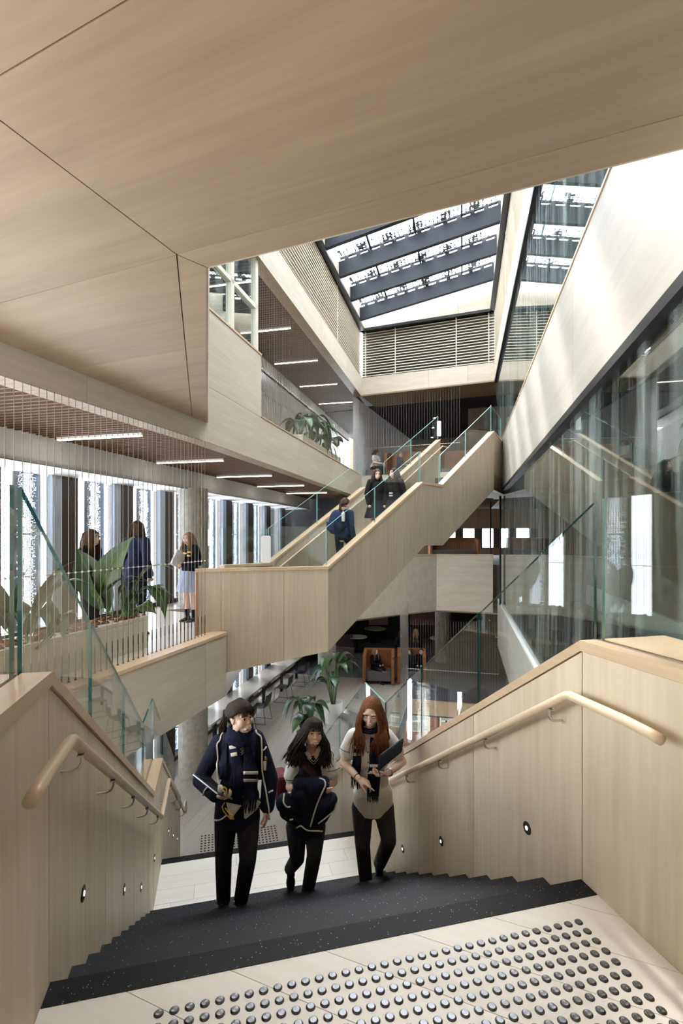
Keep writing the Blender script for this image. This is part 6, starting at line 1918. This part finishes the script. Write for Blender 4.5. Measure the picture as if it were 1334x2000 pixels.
# ------------------------------------------------------------------ student with long auburn hair
YR = 4.33
J = joints(YR, 1.02, dict(neck=(1050, 285, -.08), pelvis=(1070, 680, 0), Ls=(1142, 316, -.06), Rs=(964, 316, -.08), Le=(1236, 455, -.06), Lw=(1150, 525, -.24),
     Re=(902, 462, -.08), Rw=(985, 552, -.27), Lh=(1128, 715, 0), Rh=(1008, 715, 0), Lk=(1158, 905, -.16), Rk=(1010, 930, -.12), La=(1108, 1030, .22), Ra=(1030, 1150, 0)))
J['hc'] = atY(*cr(1058, 172), YR - .14); J['HR'] = head_frame(-.22, .42, -.05)
pR, body, _ = person('student with long auburn hair in a white shirt and striped scarf, finger pointing', J, SKIN_A,
    hands={'R': dict(d=(1, -.15, -.45), n=(-.25, .3, -1), t=(.1, -1, .15), curl=.55, point=True), 'L': dict(d=(-1, -.1, -.15), n=(.1, .5, .9), t=(0, -.9, .5), curl=.8)}, base=atY(717, 1732, YR))
face_features(pR, J['hc'], J['HR'], 1.02, smile=1.6, open_mouth=.7, brow=H_BROWN, look=(-.3, -.3), lids=1.5)
tr = trousers(J, pR, fabric('grey_trouser', (.036, .036, .040), .8, .3, 40, .9, 5.5), hem=.056, w=1.0)
shoes(J, pR, {'L': (-.05, -.35, -1), 'R': (.05, -1, -.1)}, {'L': V((0, -1, .3))})
sh = top(J, pR, M_shirt, sleeve=.66, g=.012, name='shirt', hem=-.07, srad=1.08, lower=True, flare=.006)
bv = bvh_of(sh)
for y in (404, 460, 515, 570):
    p = hit(bv, *cr(1041, y), .004)
    if p: ob('button', MB().lathe([(.0055, 0), (.005, .003)], p, 10, axis=(CAMP - p)), M_black, pR)
for a in (C((862, 365), (905, 398), (938, 406)),):
    piping('sleeve_band', bv, a, .0024, M_navy, pR, .006)
piping('sleeve_band', bv, C((1215, 380), (1240, 372), (1255, 358)), .0024, M_navy, pR, .006)
ribbon('neckline', bv, C((1035, 290), (1040, 330)), [18, 6], .005, .004, SKIN_A, pR, 5)
for a, b in (((1000, 292), (1018, 340)), ((1075, 290), (1058, 338))):
    ribbon('collar', bv, C(a, b), [9, 7], .012, .008, M_shirt, pR, 3)
m = MB(); nc = J['neck'] + V((-.004, -.012, .045)); pth = []
for a in range(25):
    th = 2 * math.pi * a / 24
    pth.append(nc + V((.076 * math.cos(th), .072 * math.sin(th), .014 * math.sin(th))))
m.tube(pth, .024, 8, cap=False)
blob('scarf_wrap', m, .007, M_scarf, pR, 2)
t1 = ribbon('scarf_tail', bv, C((985, 320), (980, 400), (975, 480), (972, 552)), [16, 20], .016, .012, M_scarf, pR, 6)
t2 = ribbon('scarf_tail', bv, C((1085, 320), (1080, 420), (1074, 520), (1068, 650)), [22, 22], .020, .012, M_scarf, pR, 6)
b4 = bvh_of(t1, t2, sh)
for y0 in (375, 415): ribbon('scarf_stripe', b4, C((980, y0 - 9), (980, y0 + 9)), 20, .005, .003, M_trim, t1, 5)
for y0 in (480, 517): ribbon('scarf_stripe', b4, C((1074, y0 - 8), (1074, y0 + 8)), 23, .005, .003, M_trim, t2, 5)
for tt, x0, x1, y0, y1 in ((t1, 945, 998, 545, 610), (t2, 1040, 1098, 640, 685)):
    fr = MB(); rnd = random.Random(int(x0))
    for i in range(20):
        x = x0 + (x1 - x0) * i / 19
        a = hit(b4, *cr(x, y0), .014) or atY(*cr(x, y0), YR - .14)
        b = atY(*cr(x + rnd.uniform(-7, 7), y1 + rnd.uniform(-18, 8)), a.y - .015)
        fr.tube([a, a.lerp(b, .5) + V((rnd.uniform(-.004, .004), -.003, 0)), b], .0026, 4)
    tag(ob('scarf_fringe', fr, M_scarf, tt), kind='stuff')
for s, lo in (('R', .93), ('L', .88)):
    p = J[s + 'e'].lerp(J[s + 'w'], lo); ax = (J[s + 'w'] - J[s + 'e']).normalized(); u = ax.cross(UP).normalized(); v = ax.cross(u)
    ob('bracelet', MB().tube([p + (u * math.cos(a * .5236) + v * math.sin(a * .5236)) * .031 for a in range(13)], .0035 if s == 'R' else .006, 6, cap=False), plain('hair_tie', (.12, .02, .04), .7) if s == 'R' else M_steel, pR)
# long hair, over both shoulders
m = MB(); scalp(m, J['hc'], J['HR'], 1.02, front=.30, low=-.30)
Rh = J['HR']; up_ = Matrix.Rotation(math.pi - .22, 3, 'Z')
strands(m, J['hc'], head_frame(-.22, .20, 0), 1.02, 560, .40, 31, rad=.0030, flare=.032, curl=.007, forward=.018, spread=1.02)
rnd = random.Random(77)
for i in range(150):                      # front locks over the shirt
    s = 1 if i % 3 else -1
    x0 = 1058 + (70 if s > 0 else -64) * rnd.uniform(.85, 1.1); x1 = (1110 if s > 0 else 985) + rnd.uniform(-45, 45)
    a = atY(*cr(1058 + s * 5, 84 + rnd.uniform(0, 22)), YR - .13); a2 = atY(*cr(1058 + (x0 - 1058) * .66, 112), YR - .165); b = atY(*cr(x0 + s * 12, 250), YR - .20); c_ = atY(*cr(x1, 330), YR - .24); d_ = atY(*cr(x1 + rnd.uniform(-20, 20) * s, rnd.uniform(360, 430)), YR - .25)
    path = [a.lerp(a2, q / 3) for q in range(3)] + [a2.lerp(b, q / 3) for q in range(3)] + [b.lerp(c_, q / 3) for q in range(3)] + [c_.lerp(d_, q / 3) for q in range(4)]
    for it in range(2): path = [path[0]] + [path[j] * .5 + (path[j - 1] + path[j + 1]) * .25 for j in range(1, len(path) - 1)] + [path[-1]]
    m.tube(path, [.0030 * (1 - .7 * j / len(path)) + .0006 for j in range(len(path))], 5)
ob('hair', m, H_RED, pR, smooth=True)
# laptop sleeve under her arm
lp = thing('laptop_sleeve', atY(*cr(1170, 430), YR - .28), 'dark blue laptop sleeve tilted in the arm of the auburn haired student', 'laptop sleeve')
A_, B_, C_, D_ = atY(*cr(1100, 515), YR - .30), atY(*cr(1118, 428), YR - .40), atY(*cr(1246, 330), YR - .30), atY(*cr(1236, 402), YR - .16)
nn = (B_ - A_).cross(D_ - A_).normalized()
mb = MB().prism([A_, B_, C_, D_], nn * .024)
ob('sleeve', mb, plain('petrol_neoprene', (.020, .040, .066), .75), lp, bevel=.010)
ob('zip', MB().tube([A_.lerp(B_, .1) + nn * .012, B_ + nn * .012, C_ + nn * .012], .003, 6), M_black, lp)
ob('zip_tab', MB().tube(pxp([(1100, 505), (1108, 532)], YR - .33), .004, 6), M_black, lp)

# ------------------------------------------------------------------ people further off
def fig(loc, yaw, h, sit=False, arms='down', knee=None, lean=0.0, hyaw=0.0, hpitch=0.0):
    k = h / 1.62; loc = V(loc)
    Rz = Matrix.Rotation(yaw, 3, 'Z')
    def W(x, y, z): return loc + Rz @ V((x * k, y * k, z * k))
    J = {'k': k}
    if not sit:
        J['pelvis'] = W(0, 0, .90); J['neck'] = W(0, -.02 - lean, 1.36)
        for s, x in (('L', 1), ('R', -1)):
            J[s + 's'] = W(x * .160, -.01 - lean, 1.315); J[s + 'h'] = W(x * .085, 0, .87)
            J[s + 'k'] = W(x * .085, -.02, .47); J[s + 'a'] = W(x * .085, .02, .085)
            J[s + 'e'] = W(x * .215, .03 - lean, 1.06)
            J[s + 'w'] = W(x * .205, -.05 - lean, .84) if arms == 'down' else W(x * .07, -.22 - lean, 1.03)
        if knee:
            J[knee + 'k'] = W((1 if knee == 'L' else -1) * .09, -.26, .62); J[knee + 'a'] = W((1 if knee == 'L' else -1) * .09, -.22, .26)
        hz_ = 1.487
    else:
        J['pelvis'] = W(0, 0, .52); J['neck'] = W(0, -.03 - lean, .98)
        for s, x in (('L', 1), ('R', -1)):
            J[s + 's'] = W(x * .160, -.02 - lean, .94); J[s + 'h'] = W(x * .09, -.02, .50)
            J[s + 'k'] = W(x * .10, -.42, .50); J[s + 'a'] = W(x * .10, -.40, .09)
            J[s + 'e'] = W(x * .21, -.06 - lean, .70); J[s + 'w'] = W(x * .09, -.30 - lean, .66)
        hz_ = 1.105
    J['hc'] = W(0, -.035 - lean, hz_)
    J['HR'] = Matrix.Rotation(math.pi + yaw + hyaw, 3, 'Z') @ Matrix.Rotation(-hpitch, 3, 'X')
    J['fwd'] = Rz @ V((0, -1, 0))
    return J
def far_person(label, J, loc, skinm, top_m, bottom, hairm, hair='long', hair_len=.30, voxel=.011, sleeve=2.0, face=True, jhem=-.05, shoe_m=None):
    t, body, fr = person(label, J, skinm, voxel, None, False, base=V(loc))
    k = J['k']
    top(J, t, top_m, voxel=.012, g=.014, sleeve=sleeve, hem=jhem, lower=False, name='jacket', bust=False)
    if bottom[0] == 'trousers': trousers(J, t, bottom[1], .012, .056)
    else:
        m = MB(); pv = J['pelvis']; n = 48; rows = []
        L = (J['Lh'] - J['Rh']).normalized(); F = J['fwd']
        for i in range(7):
            q = i / 6; row = []
            for a in range(n):
                th = 2 * math.pi * a / n; pl = 1 + (.05 * q if a % 4 < 2 else -.02 * q)
                row.append(pv + V((0, 0, .06 - .42 * q * k)) + (L * math.cos(th) * (.15 + .11 * q) + F * math.sin(th) * (.115 + .11 * q)) * k * pl)
            rows.append(row)
        v = [p for r in rows for p in r]
        m.add(v, [(i * n + a, i * n + (a + 1) % n, (i + 1) * n + (a + 1) % n, (i + 1) * n + a) for i in range(6) for a in range(n)])
        ob('skirt', m, bottom[1], t)
        for s in 'LR':
            sk = MB(); limb(sk, [J[s + 'a'].lerp(J[s + 'k'], .30), J[s + 'a']], [.044 * k, .040 * k]); blob('sock', sk, .010, M_navyd, t, 1)
    d = {s: J['fwd'] + V((0, 0, -.1)) for s in 'LR'}
    shoes(J, t, d, voxel=.010, mat=shoe_m)
    if face: face_features(t, J['hc'], J['HR'], k, smile=.6, brow=hairm)
    m = MB(); scalp(m, J['hc'], J['HR'], k, front=.30, low=-.30)
    if hair == 'long': strands(m, J['hc'], J['HR'], k, 150, hair_len, sum(map(ord, label)) % 97, rad=.0055, flare=.03)
    elif hair == 'tail':
        swept(m, J['hc'], J['HR'], k, 90, 5, rad=.005)
        p0 = J['hc'] + J['HR'] @ V((0, -.105, .03)); rnd = random.Random(3)
        for i in range(50):
            e = p0 + J['HR'] @ V((rnd.uniform(-.04, .04), -.05 + rnd.uniform(-.02, .03), -hair_len))
            m.tube([p0, p0 + J['HR'] @ V((rnd.uniform(-.02, .02), -.05, -.03)), p0.lerp(e, .6) + J['HR'] @ V((0, -.02, 0)), e], [.006, .008, .007, .002], 5)
    elif hair == 'bun':
        swept(m, J['hc'], J['HR'], k, 90, 5, rad=.005)
        m.ball(J['hc'] + J['HR'] @ V((0, -.10, .085)), .045, 12, 8)
    elif hair == 'short':
        strands(m, J['hc'], J['HR'], k, 150, .13, 9, rad=.006, flare=.01)
    ob('hair', m, hairm, t, smooth=True)
    return t
M_pale = fabric('pale_blue_skirt', (.42, .46, .60), .8, .12, 30)
M_plaid = fabric('dark_plaid', (.030, .032, .045), .85, .5, 70)
M_brownj = fabric('dark_jacket', (.030, .024, .022))
M_blackj = fabric('black_jumper', (.014, .013, .014))
# balcony
p = atY(175, 1045, 7.25); p.z = 0
J = fig(p, 1.45, 1.71, arms='front')
far_person('long haired student in profile behind the paddle leaves', J, p, SKIN_B, M_brownj, ('trousers', M_char), H_BROWN, 'long', .34)
p = atY(265, 1045, 8.05); p.z = 0
J = fig(p, math.pi - .35, 1.86, hyaw=.2)
far_person('tall student in navy blazer seen from behind, in front of the window screens', J, p, SKIN_B, M_bluejkt, ('trousers', M_navy), H_BROWN, 'short', .16, jhem=-.12)
p = atY(371, 1045, 9.4); p.z = 0
J = fig(p, -.55, 1.68, arms='front')
tC = far_person('blonde student in navy jumper and pale blue skirt beside the concrete column', J, p, SKIN_A, M_navyd, ('skirt', M_pale), H_BLOND, 'long', .30)
bp_ = (J['Lw'] + J['Rw']) / 2 + J['fwd'] * .05
tag(ob('notebook', MB().box(bp_ + V((0, 0, .10)), (.04, .22, .30), Matrix.Rotation(-.55, 3, 'Z') @ Matrix.Rotation(-.5, 3, 'X')), plain('paper_white', (.82, .82, .84), .6)), 'white notebook hugged by the blonde student at the column', 'notebook')
bvj = bvh_of([c for c in tC.children if c.name.startswith('jacket')][0])
for (px, py) in ((362, 1080), (370, 1078), (369, 1085)):
    ribbon('scarf_stripe', bvj, [(px - 4, py), (px + 4, py + 1)], 3.0, .01, .006, plain('scarf_gold', (.50, .33, .08), .7), tC, 2)
# crossing stair
def on_mid(r, w):
    n = 9
    if r < R2: z = 1.625 / n * min(n, math.floor(r / (R2 / n)) + 1)
    else: z = 1.625
    return PM(r, w, z)
p = on_mid(1.18, .80)
J = fig(p, 2.40, 1.62, knee='R', lean=.05)
J['La'] += V((0, 0, .03))
tD = far_person('student with a big navy backpack climbing the crossing stair', J, p, SKIN_A, M_bluejkt, ('trousers', M_navyd), H_BROWN, 'tail', .22, jhem=-.08)
bk = thing('backpack', J['pelvis'] + V((0, 0, .05)), 'bulky navy backpack on the student climbing the crossing stair', 'backpack')
bb = -J['fwd']; m = MB()
c = J['neck'].lerp(J['pelvis'], .48) + bb * .20
Rb = frame(J['fwd'].cross(UP), J['fwd'], UP)
m.ball(c, (.17, .13, .24), 16, 12, Rb); m.ball(c + V((0, 0, -.10)) + bb * .05, (.17, .11, .14), 16, 12, Rb); m.ball(c + bb * .10 + V((0, 0, -.05)), (.12, .07, .14), 14, 10, Rb)
blob('bag_body', m, .012, M_bluejkt, bk, 4)
ob('pocket', MB().box(c + bb * .175 + V((0, 0, -.08)), (.20, .03, .16), Rb), M_bluejkt, bk, bevel=.012)
for s in (-1, 1):
    sd2 = Rb @ V((s * .09, 0, 0))
    ob('strap', MB().tube([c + sd2 + V((0, 0, .20)), J['neck'] + sd2 * 1.1 + V((0, 0, -.02)), J['neck'].lerp(J['pelvis'], .4) + sd2 * 1.4 + J['fwd'] * .10, c + sd2 * 1.5 + V((0, 0, -.15))], .014, 6), M_navy, bk)
ob('side_bottle', MB().lathe([(.032, -.09), (.032, .06), (.018, .08), (.018, .10)], c + Rb @ V((.17, 0, .10)), 12), M_white, bk)
p = on_mid(2.28, .86)
J = fig(p, .45, 1.58, hyaw=-.3, hpitch=.15)
far_person('student with long brown hair and plaid skirt coming down the crossing stair', J, p, SKIN_A, M_blackj, ('skirt', M_plaid), H_BROWN, 'long', .36)
p = on_mid(2.42, .48)
J = fig(p, -.6, 1.58, hyaw=-.3)
tF = far_person('dark haired student behind the glass joint on the crossing stair', J, p, SKIN_B, M_blackj, ('skirt', M_plaid), H_DARK, 'long', .40)
bvj = bvh_of([c for c in tF.children if c.name.startswith('jacket')][0])
for py in (963, 968): ribbon('scarf_stripe', bvj, [(760, py), (767, py)], 2.6, .012, .006, M_trim, tF, 2)
# upper rear lounge
p = RRL + BN * 1.75 + BR * 1.05 + V((0, 0, ZF))
J = fig(p, .95, 1.62, sit=True)
far_person('blonde student with a bun sitting on the upper tan booth', J, p, SKIN_A, M_bluejkt, ('trousers', M_char), H_BLOND, 'bun', .1)
p = RRL + BN * 2.1 + BR * 2.5 + V((0, 0, ZF))
J = fig(p, -.3, 1.62, sit=True)
far_person('dark haired student on the booth behind the stair head glass', J, p, SKIN_B, M_navyd, ('trousers', M_char), H_DARK, 'short', .1)
p = RRL + BN * 1.2 + BR * -.02 + V((0, 0, ZF)) + BR * .0
J = fig(p + BR * .12, .9, 1.68, sit=True, lean=.10, hpitch=.5)
far_person('student in a white shirt leaning over a bench in the corner of the upper floor', J, p, SKIN_B, M_shirt, ('trousers', M_char), H_BROWN, 'short', .1, sleeve=.6)
tag(ob('bench_cube', MB().box(p + BR * .12 + V((0, 0, .23)), (.5, .5, .44), Matrix.Rotation(-.4, 3, 'Z')), M_seat, None, bevel=.03), 'grey cube seat under the student in the white shirt', 'seat')
# lower lounge
p = atY(783, 1045, 19.7); p.z = ZL
J = fig(p, math.pi + .2, 1.66, arms='front')
far_person('standing student seen from behind in the lower lounge', J, p, SKIN_B, M_navy, ('trousers', M_navyd), H_DARK, 'short', .1)
p = atY(812, 1045, 20.2); p.z = ZL
J = fig(p, math.pi - .3, 1.64)
far_person('standing student with long fair hair down the back in the lower lounge', J, p, SKIN_A, M_blackj, ('skirt', M_plaid), H_BLOND, 'long', .42)
q0 = V((.85, 18.9, ZL))
p = q0 + V((.38, -.32, 0))
J = fig(p, .7, 1.62, sit=True)
far_person('long haired student sitting at the end of the lower tan booth', J, p, SKIN_A, M_navyd, ('trousers', M_char), H_BLOND, 'long', .34)
p = q0 + V((1.72, -.35, 0))
J = fig(p, -.8, 1.62, sit=True)
far_person('student with a white collar sitting in the lower booth facing the others', J, p, SKIN_A, M_navyd, ('trousers', M_char), H_BROWN, 'short', .1)
p = q0 + V((2.12, -.30, 0))
J = fig(p, -.4, 1.60, sit=True)
far_person('student in the far corner of the lower booth', J, p, SKIN_A, M_navyd, ('trousers', M_char), H_BROWN, 'tail', .2)
